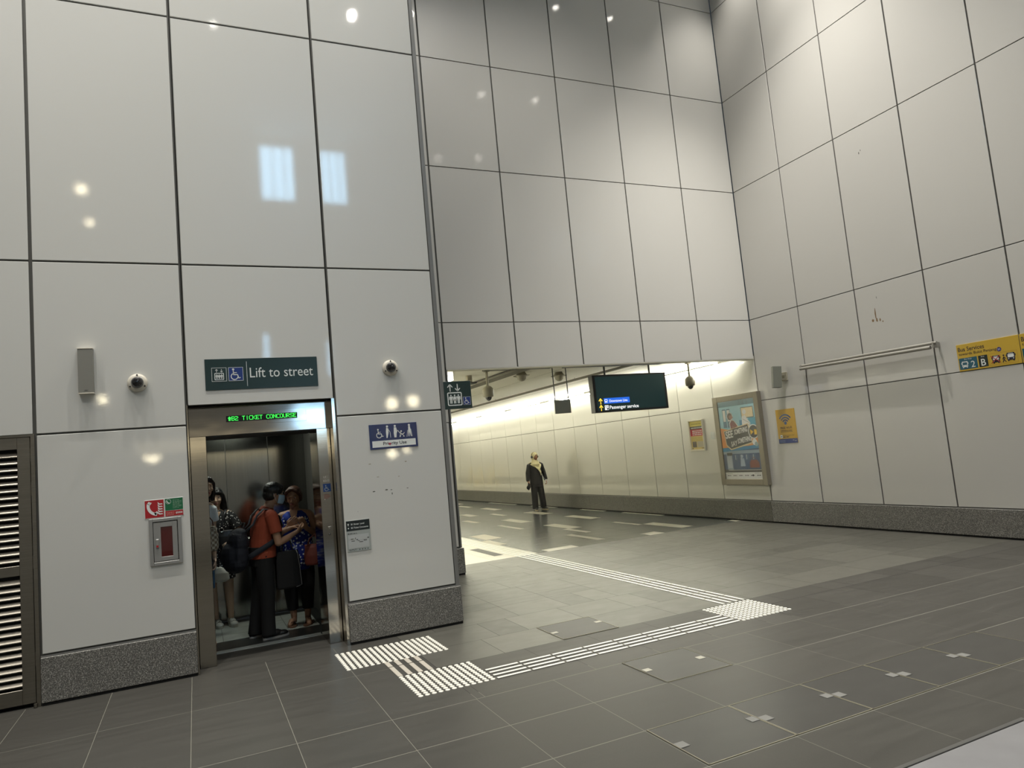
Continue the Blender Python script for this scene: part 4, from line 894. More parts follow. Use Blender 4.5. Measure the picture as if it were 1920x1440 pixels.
def drop(x, y, label):
    t = thing('ceiling_speaker', label, 'speaker', (x, y, 2.7), group='round grey fittings under the passage ceiling')
    mb = MB(); mb.lathe([(.05, .19), (.09, .13), (.1, .125), (.1, .11), (.075, .1), (.07, .06), (.04, .03), (.0001, .02)], (x, y, 2.685), (0, 0, 1), grey_mid, 20); mb.build('housing', t)
    mb = MB(); mb.lathe([(.14, 0), (.14, .006), (.0001, .006)], (x, y, 2.795), (0, 0, 1), grey_mid, 20); mb.build('flange', t)
drop(4.95, 10.35, 'round grey ceiling fitting left of the small hanging sign'); drop(5.78, 10.6, 'round grey ceiling fitting between the thin rods and the hanging sign')
t = thing('ceiling_bracket', 'short grey ceiling bracket just above the blade sign', 'bracket', (4.1, 10.55, 2.7))
mb = MB(); mb.box(4.06, 4.14, 10.51, 10.59, 2.74, TUN_CEIL+.001, grey_mid, .004); mb.build('stem', t); mb = MB(); mb.box(4.0, 4.2, 10.45, 10.65, 2.725, 2.742, blackpl, .003); mb.build('plate', t)
# caution boards mirrored in the passage wall
for k, (x, y) in enumerate(((3.75, 33.4), (3.9, 34.7), (3.8, 36.2))):
    t = thing('caution_board', '%s yellow folding caution board seen only as a reflection in the passage wall' % ['nearest', 'middle', 'farthest'][k], 'caution board', (x, y, 0), group='yellow caution boards in the passage')
    yy = mat('caution_yellow', lin=(.7, .5, .03), rough=.5)
    for s_ in (-1, 1):
        mb = MB(); vs = [(x+s_*.2, y-.17, 0), (x+s_*.2, y+.17, 0), (x+s_*.02, y+.1, .95), (x+s_*.02, y-.1, .95)]; vs += [(a+.012, b, c) for a, b, c in vs]
        mb.add(vs, [(0, 1, 2, 3), (7, 6, 5, 4), (0, 4, 5, 1), (1, 5, 6, 2), (2, 6, 7, 3), (3, 7, 4, 0)], yy); mb.build('panel', t)

# ------------------------------------------------------------------ hall lamps (above and behind the view)
dl_em = mat('downlight_glow', lin=(.9, .9, .9), emit=(1, .95, .85), es=48)
DL = [(-2.3, 5.1), (-.6, 5.1), (1.2, 5.1), (3.22, .1), (.72, -1.0), (8.4, 6.6), (7.1, 6.6), (8.35, 3.07), (6.9, 3.0), (7.0, -.8), (8.2, -.5), (8.45, 8.0), (-5, 3), (-3, -1), (4.3, 5.6)]  # last position is a fill lamp added to brighten the header wall
DLN = ['above the grille speaker', 'above the left dome camera', 'above the lift', 'high in front of the lift, seen as a wall glint', 'high behind the lift queue, seen as a wall glint', 'in the corner by the right wall, seen as a wall glint', 'in front of the header wall, seen as a wall glint', 'along the right wall, second, seen as a wall glint', 'near the header wall, second, seen as a wall glint', 'over the bus sign, seen as a wall glint', 'over the rear right corner, seen as a wall glint', 'tight in the back right corner', 'over the far left floor', 'over the rear left floor', 'added as fill over the tactile path']
for (x, y), nm in zip(DL, DLN):
    t = thing('downlight', 'round downlight %s' % nm, 'ceiling light', (x, y, CEIL-.05), group='downlights in the high ceiling')
    mb = MB(); mb.lathe([(.11, 0), (.11, .049), (.1, .049), (.095, .004), (.11, 0)], (x, y, CEIL-.05), (0, 0, 1), blackpl, 20); mb.build('housing', t)
    mb = MB(); mb.lathe([(.0001, 0), (.05, 0), (.055, .02)], (x, y, CEIL-.045), (0, 0, 1), dl_em, 20); mb.build('lamp', t)
    wide = (x, y) in ((-5, 3), (-3, -1), (7.0, -.8), (3.22, .1), (4.3, 5.6))
    en = {(-2.3, 5.1): 820, (-.6, 5.1): 900, (1.2, 5.1): 900, (8.4, 6.6): 1200, (7.1, 6.6): 1500, (7.0, -.8): 330, (6.9, 3.0): 260, (8.35, 3.07): 430, (8.2, -.5): 430, (-5, 3): 560, (-3, -1): 950, (.72, -1.0): 760, (3.22, .1): 420, (4.3, 5.6): 820, (8.45, 8.0): 470}.get((x, y), 760 if wide else 580)
    light('downlight_beam', 'SPOT', (0, 0, -.03), en, (1, .955, .875), t, spot_size=R(130 if wide else (50 if y > 8 else 78)), spot_blend=.85, shadow_soft_size=.045)
warm = mat('warm_lamp', lin=(.9, .8, .6), emit=(1, .88, .6), es=26)
WL = [(-.9, 2.32, .2), (5.0, 3.19, .16), (5.6, 3.22, .16), (4.9, 1.83, .12), (-1.88, 3.66, .1), (-2.17, 8.75, .12), (-2.02, 7.93, .08), (5.3, 1.9, .08)]
WN = ['low at the left', 'high at the right, first of a close pair', 'high at the right, second of a close pair', 'low at the right', 'middle height at the far left', 'highest at the far left', 'high at the far left, below another', 'low at the right, smaller']
for (x, z, r_), nm in zip(WL, WN):
    t = thing('wall_lamp', 'round warm lamp on the rear wall, %s' % nm, 'wall light', (x, REAR, z), group='round lamps on the rear wall')
    mb = MB(); mb.lathe([(r_+.02, 0), (r_+.02, .03), (r_, .03)], (x, REAR, z), (0, 1, 0), blackpl, 20); mb.build('housing', t)
    mb = MB(); mb.lathe([(.0001, .025), (r_, .025)], (x, REAR, z), (0, 1, 0), warm, 20); mb.build('lamp', t)

#PEOPLE
# ------------------------------------------------------------------ people
DG = lambda: bpy.context.evaluated_depsgraph_get()
class Blob:
    """closed solids in a person's own space, merged into one continuous skin by a voxel remesh"""
    def __init__(s): s.v = []; s.f = []
    def raw(s, vs, fs):
        k = len(s.v); s.v += [Vector(v) for v in vs]; s.f += [[k+a for a in f] for f in fs]
    def ell(s, c, r, rot=None, n=14):
        c = Vector(c); rot = rot or Matrix.Identity(3); vs = [c+rot @ Vector((0, 0, r[2]))]
        for i in range(1, n//2):
            a = math.pi*i/(n//2)
            for k in range(n): b = 2*math.pi*k/n; vs.append(c+rot @ Vector((r[0]*math.sin(a)*math.cos(b), r[1]*math.sin(a)*math.sin(b), r[2]*math.cos(a))))
        vs.append(c+rot @ Vector((0, 0, -r[2]))); fs = []; L = n//2-1
        for k in range(n):
            fs.append((0, 1+k, 1+(k+1) % n)); fs.append((1+(L-1)*n+k, len(vs)-1, 1+(L-1)*n+(k+1) % n))
            for i in range(L-1): fs.append((1+i*n+k, 1+(i+1)*n+k, 1+(i+1)*n+(k+1) % n, 1+i*n+(k+1) % n))
        s.raw(vs, fs)
    def limb(s, pts, rs, n=12, flat=False, sq=1.0):
        """tapering limb through the joints; round or flat ends"""
        pts = [Vector(p) for p in pts]
        P, Q = [pts[0]], [rs[0]]
        if not flat:
            d = (pts[1]-pts[0]).normalized(); P = [pts[0]-d*rs[0]*.95, pts[0]-d*rs[0]*.6, pts[0]]; Q = [rs[0]*.25, rs[0]*.78, rs[0]]
        for i in range(1, len(pts)):
            P.append(pts[i]); Q.append(rs[i])
        if not flat:
            d = (pts[-1]-pts[-2]).normalized(); P += [pts[-1]+d*rs[-1]*.6, pts[-1]+d*rs[-1]*.95]; Q += [rs[-1]*.78, rs[-1]*.25]
        t = (P[1]-P[0]).normalized(); ref = Vector((1, 0, 0)) if abs(t.x) < .8 else Vector((0, 1, 0)); a = (ref-t*ref.dot(t)).normalized(); vs = []
        for i, p in enumerate(P):
            d = (P[min(i+1, len(P)-1)]-P[max(i-1, 0)]).normalized(); a = (a-d*a.dot(d)).normalized(); b = d.cross(a)
            for k in range(n): q = 2*math.pi*k/n; vs.append(p+a*Q[i]*math.cos(q)+b*Q[i]*sq*math.sin(q))
        fs = [(i*n+k, i*n+(k+1) % n, (i+1)*n+(k+1) % n, (i+1)*n+k) for i in range(len(P)-1) for k in range(n)]
        fs.append(tuple(range(n))[::-1]); fs.append(tuple((len(P)-1)*n+k for k in range(n))); s.raw(vs, fs)
    def loft(s, rings, n=20):
        """horizontal elliptical rings (cx, cy, z, rx, ry)"""
        vs = []
        for (cx, cy, z, rx, ry) in rings:
            for k in range(n):
                q = 2*math.pi*k/n; c, d = math.cos(q), math.sin(q); e = .88
                vs.append((cx+rx*math.copysign(abs(c)**e, c), cy+ry*math.copysign(abs(d)**e, d), z))
        fs = [(i*n+k, i*n+(k+1) % n, (i+1)*n+(k+1) % n, (i+1)*n+k) for i in range(len(rings)-1) for k in range(n)]
        fs.append(tuple(range(n))[::-1]); fs.append(tuple((len(rings)-1)*n+k for k in range(n))); s.raw(vs, fs)
    def build(s, name, m, parent, vox=.007, smooth=3, fac=.5):
        me = bpy.data.meshes.new(name); me.from_pydata([v[:] for v in s.v], [], s.f)
        bm = bmesh.new(); bm.from_mesh(me); bmesh.ops.recalc_face_normals(bm, faces=bm.faces); bm.to_mesh(me); bm.free()
        o = bpy.data.objects.new(name, me); COL.objects.link(o)
        r = o.modifiers.new('r', 'REMESH'); r.mode = 'VOXEL'; r.voxel_size = vox; r.use_smooth_shade = True
        if smooth: q = o.modifiers.new('s', 'SMOOTH'); q.factor = fac; q.iterations = smooth
        bpy.context.view_layer.update()
        new = bpy.data.meshes.new_from_object(o.evaluated_get(DG())); o.modifiers.clear(); o.data = new; bpy.data.meshes.remove(me)
        new.name = name; new.materials.clear(); new.materials.append(m)
        new.polygons.foreach_set('use_smooth', [True]*len(new.polygons))
        if parent: o.parent = parent
        return o

def spots(name, base, dot, scale, size, thr_lo=.0, rough=.75, stretch=(1, 1, 1)):
    """woven print: round or drop-shaped marks of uneven size on a plain ground"""
    m = bpy.data.materials.new(name); m.use_nodes = True; nt = m.node_tree; b = nt.nodes['Principled BSDF']
    tc = nt.nodes.new('ShaderNodeTexCoord'); mp = nt.nodes.new('ShaderNodeMapping'); mp.inputs['Scale'].default_value = stretch
    v = nt.nodes.new('ShaderNodeTexVoronoi'); v.inputs['Scale'].default_value = scale; v.inputs['Randomness'].default_value = .85
    nt.links.new(tc.outputs['Object'], mp.inputs[0]); nt.links.new(mp.outputs[0], v.inputs['Vector'])
    sep = nt.nodes.new('ShaderNodeSeparateColor'); nt.links.new(v.outputs['Color'], sep.inputs[0])
    th = nt.nodes.new('ShaderNodeMapRange'); th.inputs[3].default_value = size*.4; th.inputs[4].default_value = size; nt.links.new(sep.outputs[0], th.inputs[0])
    lt = nt.nodes.new('ShaderNodeMath'); lt.operation = 'LESS_THAN'; nt.links.new(v.outputs['Distance'], lt.inputs[0]); nt.links.new(th.outputs[0], lt.inputs[1])
    mx = nt.nodes.new('ShaderNodeMix'); mx.data_type = 'RGBA'; mx.inputs[6].default_value = (*base, 1); mx.inputs[7].default_value = (*dot, 1)
    nt.links.new(lt.outputs[0], mx.inputs[0]); nt.links.new(mx.outputs[2], b.inputs['Base Color']); b.inputs['Roughness'].default_value = rough
    return m
skin = mat('skin_tan', lin=(.42, .24, .15), rough=.55); skin_l = mat('skin_light', lin=(.6, .42, .30), rough=.55); skin_b = mat('skin_brown', lin=(.30, .15, .085), rough=.55)
hair_k = mat('hair_black', lin=(.008, .007, .007), rough=.32, bump=((140, 140, 12), .5, .01)); hair_br = mat('hair_brown', lin=(.075, .03, .016), rough=.4, bump=((140, 140, 20), .5, .01))
clothk = mat('cloth_black', lin=(.006, .006, .0065), rough=.85); nvy = mat('cloth_navy', lin=(.005, .007, .014), rough=.8, bump=((60, 60, 60), .3, .01))
rust = mat('cloth_rust', lin=(.30, .055, .022), rough=.85, bump=((18, 18, 10), .35, .02)); rubber = mat('sole_grey', lin=(.32, .32, .31), rough=.6)
eye_w = mat('eye_white', lin=(.65, .62, .58), rough=.3); eye_k = mat('eye_dark', lin=(.012, .008, .006), rough=.2); lip = mat('lips', lin=(.33, .10, .08), rough=.5); brow = mat('eyebrow', lin=(.02, .014, .01), rough=.8)

def face(B, root, c, rot, k=1.0, lips=lip, sk=None, brows=True):
    """adds the nose, brow ridge, cheeks, lips and ears to the head blob and returns eyes, brows and mouth as small parts; face looks along -y of rot"""
    T = lambda x, y, z: Vector(c)+rot @ (Vector((x, y, z))*k)
    B.ell(c, (.072*k, .089*k, .094*k), rot, 20)
    B.ell(T(0, -.018, -.045), (.055*k, .064*k, .066*k), rot, 16); B.ell(T(0, -.045, -.088), (.026*k, .028*k, .02*k), rot)
    B.limb([T(0, -.084, .012), T(0, -.096, -.012), T(0, -.104, -.03)], [.006*k, .0085*k, .0125*k], 8)
    for s_ in (-1, 1):
        B.ell(T(s_*.011, -.094, -.033), (.008*k, .009*k, .007*k), rot, 8); B.ell(T(s_*.036, -.06, -.028), (.022*k, .022*k, .022*k), rot)
        B.ell(T(s_*.074, .006, -.012), (.009*k, .019*k, .031*k), rot @ Matrix.Rotation(s_*R(12), 3, 'Z'), 10)
        B.limb([T(s_*.008, -.086, .026), T(s_*.042, -.074, .027)], [.008*k, .007*k], 8)
    def parts():
        for s_ in (-1, 1):
            e = MB(); ee = Blob(); ee.ell(T(s_*.029, -.0745, .008), (.0125*k, .009*k, .0058*k), rot, 10); e.add([v[:] for v in ee.v], ee.f, eye_w, True); e = e.build('eye', root, False)
            e2 = MB(); ee = Blob(); ee.ell(T(s_*.029, -.0815, .007), (.0058*k, .004*k, .0056*k), rot, 10); e2.add([v[:] for v in ee.v], ee.f, eye_k, True); e2.build('iris', e, False)
            if brows: e3 = Blob(); e3.limb([T(s_*.015, -.0905, .034), T(s_*.03, -.0875, .036), T(s_*.045, -.077, .031)], [.0022*k, .0026*k, .0015*k], 6); q = MB(); q.add([v[:] for v in e3.v], e3.f, brow, True); q.build('eyebrow', root, False)
        m_ = MB(); ee = Blob(); ee.ell(T(0, -.0875, -.057), (.022*k, .008*k, .0045*k), rot, 12); ee.ell(T(0, -.086, -.065), (.018*k, .009*k, .0055*k), rot, 12); m_.add([v[:] for v in ee.v], ee.f, lips, True); m_.build('mouth', root, False)
    return parts

def hand(B, wr, d, pn, side, k=1.0, curl=35, spread=4, thumb_in=.5):
    """palm, four bent fingers of unequal length and a thumb off the side. d: direction of the hand, pn: where the palm faces, side: towards the thumb"""
    wr, d, pn = Vector(wr), Vector(d).normalized(), Vector(pn); pn = (pn-d*pn.dot(d)).normalized(); sd = Vector(side); sd = (sd-d*sd.dot(d)-pn*sd.dot(pn)).normalized()
    for i in range(4):
        o = sd*((1.5-i)*.0185*k); B.limb([wr+d*.012*k+o*.55, wr+d*.05*k+o*.9, wr+d*.085*k+o], [.0135*k, .0125*k, .0105*k], 8)
    B.limb([wr-d*.015*k, wr+d*.02*k], [.0235*k, .022*k], 10)
    for i, L in enumerate((.068, .077, .071, .055)):
        o = sd*((1.5-i)*.0185*k); p = wr+d*.085*k+o; a = R(curl*.55); dd = d+sd*math.tan(R((1.5-i)*spread)); dd.normalize(); pts = [p]; rs = [.0095*k]
        for j, (f, r_) in enumerate(((.45, .0088), (.3, .008), (.25, .0068))):
            v = dd*math.cos(a)+pn*math.sin(a); p = p+v*L*f*k; pts.append(p); rs.append(r_*k); a += R(curl)
        B.limb(pts, rs, 8)
    p = wr+d*.022*k+sd*.026*k; v1 = (d*.72+sd*.68+pn*.25).normalized(); v2 = (d*.9+sd*(.5-thumb_in)+pn*.45).normalized()
    B.limb([p-sd*.012*k, p+v1*.035*k, p+v1*.035*k+v2*.03*k, p+v1*.035*k+v2*.053*k], [.0145*k, .0115*k, .0098*k, .0075*k], 8)

def shoe(root, name, ank, yaw, L, m, sole, h=.06, wd=.043, low=True):
    """a shoe with toe, instep and heel above a separate sole; toe points along -y turned by yaw"""
    rz = Matrix.Rotation(yaw, 3, 'Z'); a = Vector((ank[0], ank[1], 0)); T = lambda x, y, z: a+rz @ Vector((x, y, z))
    B = Blob(); B.ell(T(0, -L*.52, .032), (wd*.95, L*.24, .03), rz); B.ell(T(0, -L*.25, .042), (wd*.86, L*.28, .04), rz); B.ell(T(0, .015, .045), (wd*.8, L*.2, .045), rz); B.limb([T(0, .01, .04), T(0, .012, h+.015)], [wd*.82, wd*.8], 12, True)
    o = B.build(name, m, root, .006, 2)
    mb = MB(); pts = []
    for k in range(24):
        q = 2*math.pi*k/24; y = math.sin(q); x = math.cos(q)*(wd*(1.0 if y < 0 else .85)); pts.append(T(x, -L*.27+y*L*.52, 0))
    mb.add([p+Vector((0, 0, .001)) for p in pts]+[p+Vector((0, 0, .02)) for p in pts], [tuple(range(24))[::-1], tuple(range(24, 48))]+[(k, (k+1) % 24, 24+(k+1) % 24, 24+k) for k in range(24)], sole)
    mb.build('sole', o, False)
    return o

def body_legs(B, hip_z, hips, knees, ankles, r=(.078, .055, .036), feet=None, calf=.05):
    for h, k, a in zip(hips, knees, ankles):
        h, k, a = Vector(h), Vector(k), Vector(a); B.limb([h, h.lerp(k, .5), k, k.lerp(a, .3), a], [r[0], r[0]*.86, r[1], calf, r[2]], 14)
    if feet:
        for a, f in zip(ankles, feet):
            a, f = Vector(a), Vector(f); B.limb([a, Vector((a.x, a.y, .035)), a.lerp(f, .55)*1+Vector((0, 0, -.0)), f], [r[2], r[2]*.95, .031, .024], 10)

# ---- person 1 : rust shirt, seen from behind, facing the older lady
t = thing('person', 'person in rust orange shirt and face mask standing in the lift, back half turned', 'person', (.565, 7.47, 0), R(103), 'people in the lift')
B = Blob()
hr = Matrix.Rotation(R(-6), 3, 'Z') @ Matrix.Rotation(R(12), 3, 'X'); hc = (0, -.155, 1.378)
pp = face(B, t, hc, hr, .98, brows=False)
B.limb([(0, -.05, 1.19), (0, -.1, 1.26), (0, -.13, 1.33)], [.055, .048, .046], 14)
B.ell((0, 0, .82), (.135, .1, .1)); B.ell((0, -.015, .95), (.125, .095, .14)); B.ell((0, -.04, 1.1), (.145, .1, .13))
for s_ in (-1, 1): B.limb([(s_*.05, -.06, 1.19), (s_*.15, -.065, 1.16)], [.05, .05], 12)
B.limb([(-.165, -.065, 1.15), (-.2, -.08, 1.03), (-.215, -.1, .905)], [.046, .04, .036]); B.limb([(-.215, -.1, .905), (-.17, -.2, .93), (-.115, -.3, .965)], [.037, .034, .023])
hand(B, (-.115, -.305, .967), (.35, -.9, .3), (.6, .2, .75), (0, .2, 1), 1.0, 38)
B.limb([(.165, -.065, 1.15), (.2, -.09, 1.03), (.2, -.13, .92)], [.046, .04, .036]); B.limb([(.2, -.13, .92), (.14, -.22, .96), (.06, -.3, 1.0)], [.037, .033, .023])
hand(B, (.055, -.305, 1.003), (-.4, -.85, .2), (-.2, .2, -.9), (0, -.4, 1), 1.0, 30)
body_legs(B, .8, [(-.08, 0, .78), (.08, 0, .78)], [(-.09, -.01, .42), (.095, .02, .42)], [(-.105, .0, .08), (.1, .07, .08)])
B.build('body', skin, t, .0055, 3)
pp()
B = Blob()   # hair: cap with a nape line
hcv = Vector(hc); T = lambda x, y, z: hcv+hr @ Vector((x, y, z))
B.ell(T(0, .014, .03), (.088, .098, .088), hr, 20); B.ell(T(0, .035, -.02), (.078, .073, .07), hr, 18); B.ell(T(0, -.05, .065), (.062, .04, .035), hr)
for s_ in (-1, 1): B.limb([T(s_*.068, -.03, .045), T(s_*.07, -.022, .0)], [.014, .008], 8)
B.build('hair', hair_k, t, .006, 2)
B = Blob(); B.loft([(0, -.005, .765, .16, .128), (0, -.01, .82, .156, .124), (0, -.015, .95, .142, .112), (0, -.035, 1.08, .158, .118), (0, -.05, 1.16, .155, .105), (0, -.06, 1.2, .11, .082), (0, -.075, 1.235, .066, .062)])
for s_ in (-1, 1):
    B.limb([(s_*.06, -.06, 1.19), (s_*.155, -.065, 1.165)], [.05, .062], 14); B.limb([(s_*.155, -.065, 1.165), (s_*.195, -.075, 1.07), (s_*.208, -.085, 1.0)], [.064, .06, .063], 16, True)
B.build('shirt', rust, t, .006, 2)
B = Blob(); B.limb([(0, -.055, 1.2), (0, -.08, 1.245)], [.07, .056], 18, True); B.build('collar', mat('cloth_rust_dark', lin=(.26, .05, .022), rough=.8), t, .006, 2)
B = Blob(); B.loft([(0, 0, .70, .145, .117), (0, 0, .88, .146, .114)])
for s_, kn, an in ((-1, (-.09, -.01, .42), (-.105, .005, .035)), (1, (.095, .02, .42), (.1, .075, .035))):
    B.limb([(s_*.07, 0, .79), ((s_*.07+kn[0])/2, 0, .6), kn, (kn[0], (kn[1]+an[1])/2, .22), an], [.088, .083, .068, .064, .066], 18, True)
B.build('trousers', clothk, t, .0065, 2)
for a, y in (((-.105, .005), .05), ((.1, .075), .2)):
    shoe(t, 'shoe', a, y, .25, black, rubber)
mk = MB()   # surgical mask shell over nose and chin with loops to the ears
n = 10; vs = []
for j in range(7):
    for i in range(n+1):
        q = R(-78+156*i/n); zz = .0-.088*j/6; rr = 1.0-.10*(j/6)**2; bul = .012*math.exp(-((i-n/2)/1.8)**2)*math.sin(math.pi*(j+1)/8)
        vs.append(T(math.sin(q)*.073*rr, -.018-math.cos(q)*(.086+bul)*rr-.0, -.008+zz)[:])
mk.closed = False; mk.add(vs, [(j*(n+1)+i, j*(n+1)+i+1, (j+1)*(n+1)+i+1, (j+1)*(n+1)+i) for j in range(6) for i in range(n)], mat('mask_blue', lin=(.45, .62, .74), rough=.8), True); mko = mk.build('face_mask', t, False)
mso = mko.modifiers.new('s', 'SOLIDIFY'); mso.thickness = .002
for s_ in (-1, 1):
    mb = MB(); mb.tube([T(s_*.066, -.035, -.012), T(s_*.078, -.0, .012), T(s_*.08, .02, -.005), T(s_*.077, .0, -.04), T(s_*.062, -.03, -.085)], .0016, white, 6); mb.build('mask_loop', mko, False)
# backpack carried on one shoulder and hanging low behind
def W(root, x, y, z):
    c, s_ = math.cos(root.rotation_euler.z), math.sin(root.rotation_euler.z); return (root.location.x+c*x-s_*y, root.location.y+s_*x+c*y, z)
p1 = t
t = thing('backpack', 'navy blue backpack hanging from the straps over the rust shirt', 'backpack', W(p1, .02, .195, .66), R(103))
B = Blob(); B.ell((0, .03, .15), (.165, .105, .16)); B.ell((0, .02, .28), (.15, .1, .13)); B.ell((0, .05, .09), (.16, .11, .1)); B.ell((0, .1, .17), (.13, .08, .12)); B.ell((.0, -.0, .37), (.11, .07, .05))
B.build('bag_body', nvy, t, .007, 3)
mb = MB(); mb.tube([(-.13, .03, .33), (-.06, .075, .37), (.06, .075, .37), (.13, .03, .33)], .006, black, 8); mb.build('zip', t, False)
mb = MB(); mb.tube([(-.03, -.03, .42), (-.03, -.05, .46), (.03, -.05, .46), (.03, -.03, .42)], .008, black, 8); mb.build('grab_handle', t, False)
sm = mat('strap_navy', lin=(.012, .015, .024), rough=.7)
def strap(pts, wd, root, name='strap', m=sm, th=.005):
    """flat webbing along a path; pts with outward normals"""
    mb = MB(); vs = []; N = len(pts)
    P = [Vector(p[0]) for p in pts]; Q = [Vector(p[1]).normalized() for p in pts]
    for i in range(N):
        d = (P[min(i+1, N-1)]-P[max(i-1, 0)]).normalized(); s_ = d.cross(Q[i]).normalized()*wd/2
        for a in (P[i]-s_, P[i]+s_): vs += [a, a+Q[i]*th]
    fs = []
    for i in range(N-1):
        k = i*4; fs += [(k+1, k+3, k+7, k+5), (k, k+4, k+6, k+2), (k, k+1, k+5, k+4), (k+2, k+6, k+7, k+3)]
    fs += [(0, 2, 3, 1), ((N-1)*4, (N-1)*4+1, (N-1)*4+3, (N-1)*4+2)]
    mb.add(vs, fs, m, True); return mb.build(name, root, False)
off = (-.02, -.195, -.66)   # person space -> bag space
o_ = lambda x, y, z: (x+off[0], y+off[1], z+off[2])
for s_ in (-1, 1):
    strap([(o_(s_*.05, .17, 1.03), (0, 1, .3)), (o_(s_*.07, .085, 1.1), (0, 1, .3)), (o_(s_*.09, .05, 1.18), (0, .9, .5)), (o_(s_*.1, -.01, 1.235), (s_*.1, .4, 1)), (o_(s_*.1, -.08, 1.225), (s_*.1, -.3, 1)), (o_(s_*.11, -.155, 1.15), (0, -1, .4)), (o_(s_*.13, -.175, 1.05), (0, -1, .1)), (o_(s_*.165, -.13, .96), (s_*1, -.6, 0)), (o_(s_*.175, -.03, .9), (s_*1, .1, 0)), (o_(s_*.13, .12, .82), (s_*1, .6, 0)), (o_(s_*.09, .18, .78), (s_*.5, .8, 0))], .052, t)
mb = MB()
for q in ((-.09, -.065, .012), ): pass
for a, b in (((.075, .066, 1.155), (.108, .062, 1.155)), ((.075, .062, 1.18), (.108, .058, 1.18)), ((.075, .066, 1.155), (.075, .062, 1.18)), ((.108, .062, 1.155), (.108, .058, 1.18))):
    mb.tube([o_(*a), o_(*b)], .003, MATS['bright_chrome'], 6)
mb.build('buckle', t, False)
# black document bag on the forearm
t = thing('shoulder_bag', 'flat black bag with grey piping hanging from the forearm over black trousers', 'bag', W(p1, -.17, -.2, .45), R(98))
B = Blob(); B.loft([(0, 0, .0, .018, .105), (0, 0, .02, .026, .12), (0, 0, .28, .024, .115), (0, 0, .36, .014, .1)]); B.build('bag_body', clothk, t, .006, 2)
mb = MB(); mb.tube([(-.027, -.085, .34), (-.03, -.1, .2), (-.028, -.112, .02), (-.02, -.06, .004)], .0035, mat('piping_grey', lin=(.22, .22, .22), rough=.5), 6); mb.build('piping', t, False)
for y in (-.05, .06): mb = MB(); mb.tube([(0, y, .35), (0, y*.7, .43), (0, y*.2, .49)], .007, clothk, 8); mb.build('bag_strap', t, False)
mb = MB(); mb.tube([(-.026, -.055, .42), (-.026, -.085, .33)], .0035, mat('tag_silver', lin=(.6, .6, .58), rough=.4), 6); mb.build('strap_tag', t, False)

# ---- person 2 : lady in blue polka dots
t = thing('person', 'older woman in sleeveless blue blouse with white dots and black capri trousers', 'person', (.945, 7.83, 0), R(-14), 'people in the lift')
B = Blob(); hr = Matrix.Rotation(R(-6), 3, 'Z') @ Matrix.Rotation(R(14), 3, 'X'); hc = (.0, -.035, 1.315)
pp = face(B, t, hc, hr, .95)
B.limb([(0, 0, 1.14), (0, -.005, 1.2), (0, -.02, 1.27)], [.052, .047, .046], 14)
B.ell((0, 0, .78), (.15, .11, .1)); B.ell((0, 0, .92), (.14, .105, .14)); B.ell((0, 0, 1.06), (.14, .098, .12))
for s_ in (-1, 1): B.limb([(s_*.05, 0, 1.135), (s_*.135, 0, 1.115)], [.047, .05], 12)
B.limb([(.15, 0, 1.105), (.185, .0, 1.0), (.195, -.01, .905)], [.047, .041, .036]); B.limb([(.195, -.01, .905), (.165, -.09, .945), (.125, -.155, .985)], [.036, .031, .022])
hand(B, (.122, -.158, .987), (-.35, -.35, .85), (-.5, .85, .1), (-.8, -.3, .1), .95, 32)
B.limb([(-.15, 0, 1.105), (-.185, -.01, 1.0), (-.19, -.03, .91)], [.047, .041, .036]); B.limb([(-.19, -.03, .91), (-.13, -.12, .96), (-.06, -.185, 1.01)], [.036, .031, .022])
hand(B, (-.055, -.187, 1.012), (.7, -.3, .6), (0, 1, 0), (0, 0, 1), .95, 35)
body_legs(B, .75, [(-.08, 0, .74), (.08, 0, .74)], [(-.085, -.015, .41), (.085, -.015, .41)], [(-.07, .01, .075), (.07, .0, .075)], (.08, .056, .031), [(-.1, -.13, .024), (.095, -.14, .024)], .045)
B.build('body', skin, t, .0055, 3); pp()
T = lambda x, y, z: Vector(hc)+hr @ Vector((x, y, z))
B = Blob(); B.ell(T(0, .026, .032), (.083, .086, .078), hr, 20); B.ell(T(0, .045, -.02), (.083, .062, .07), hr, 18)
for s_ in (-1, 1): B.ell(T(s_*.074, .004, .0), (.02, .042, .06), hr); B.limb([T(s_*.012, -.05, .092), T(s_*.05, -.058, .074), T(s_*.076, -.035, .03)], [.017, .017, .012], 10)
B.build('hair', hair_br, t, .006, 2)
dots = spots('cloth_blue_dots', (.010, .030, .30), (.75, .8, .88), 34, .47)
B = Blob(); B.loft([(0, 0, .56, .148, .118), (0, 0, .7, .162, .13), (0, 0, .82, .165, .125), (0, 0, .95, .152, .115), (0, 0, 1.07, .152, .108), (0, 0, 1.13, .135, .085), (0, 0, 1.165, .075, .06)], 24)
B.build('blouse', dots, t, .006, 2)
cb = mat('cloth_blue', lin=(.012, .045, .34), rough=.75)
for s_ in (-1, 1):
    mb = MB(); pts = [(s_*.012, -.118, 1.035), (s_*.045, -.118, 1.06), (s_*.105, -.10, 1.09), (s_*.112, -.06, 1.135), (s_*.07, -.03, 1.168), (s_*.045, -.08, 1.16)]
    mb.add([(a, b, c) for a, b, c in pts]+[(a, b+.008, c-.004) for a, b, c in pts], [(0, 1, 2, 3, 4, 5), (11, 10, 9, 8, 7, 6)]+[(i, 6+i, 6+(i+1) % 6, (i+1) % 6) for i in range(6)], cb, True); mb.build('collar', t, False)
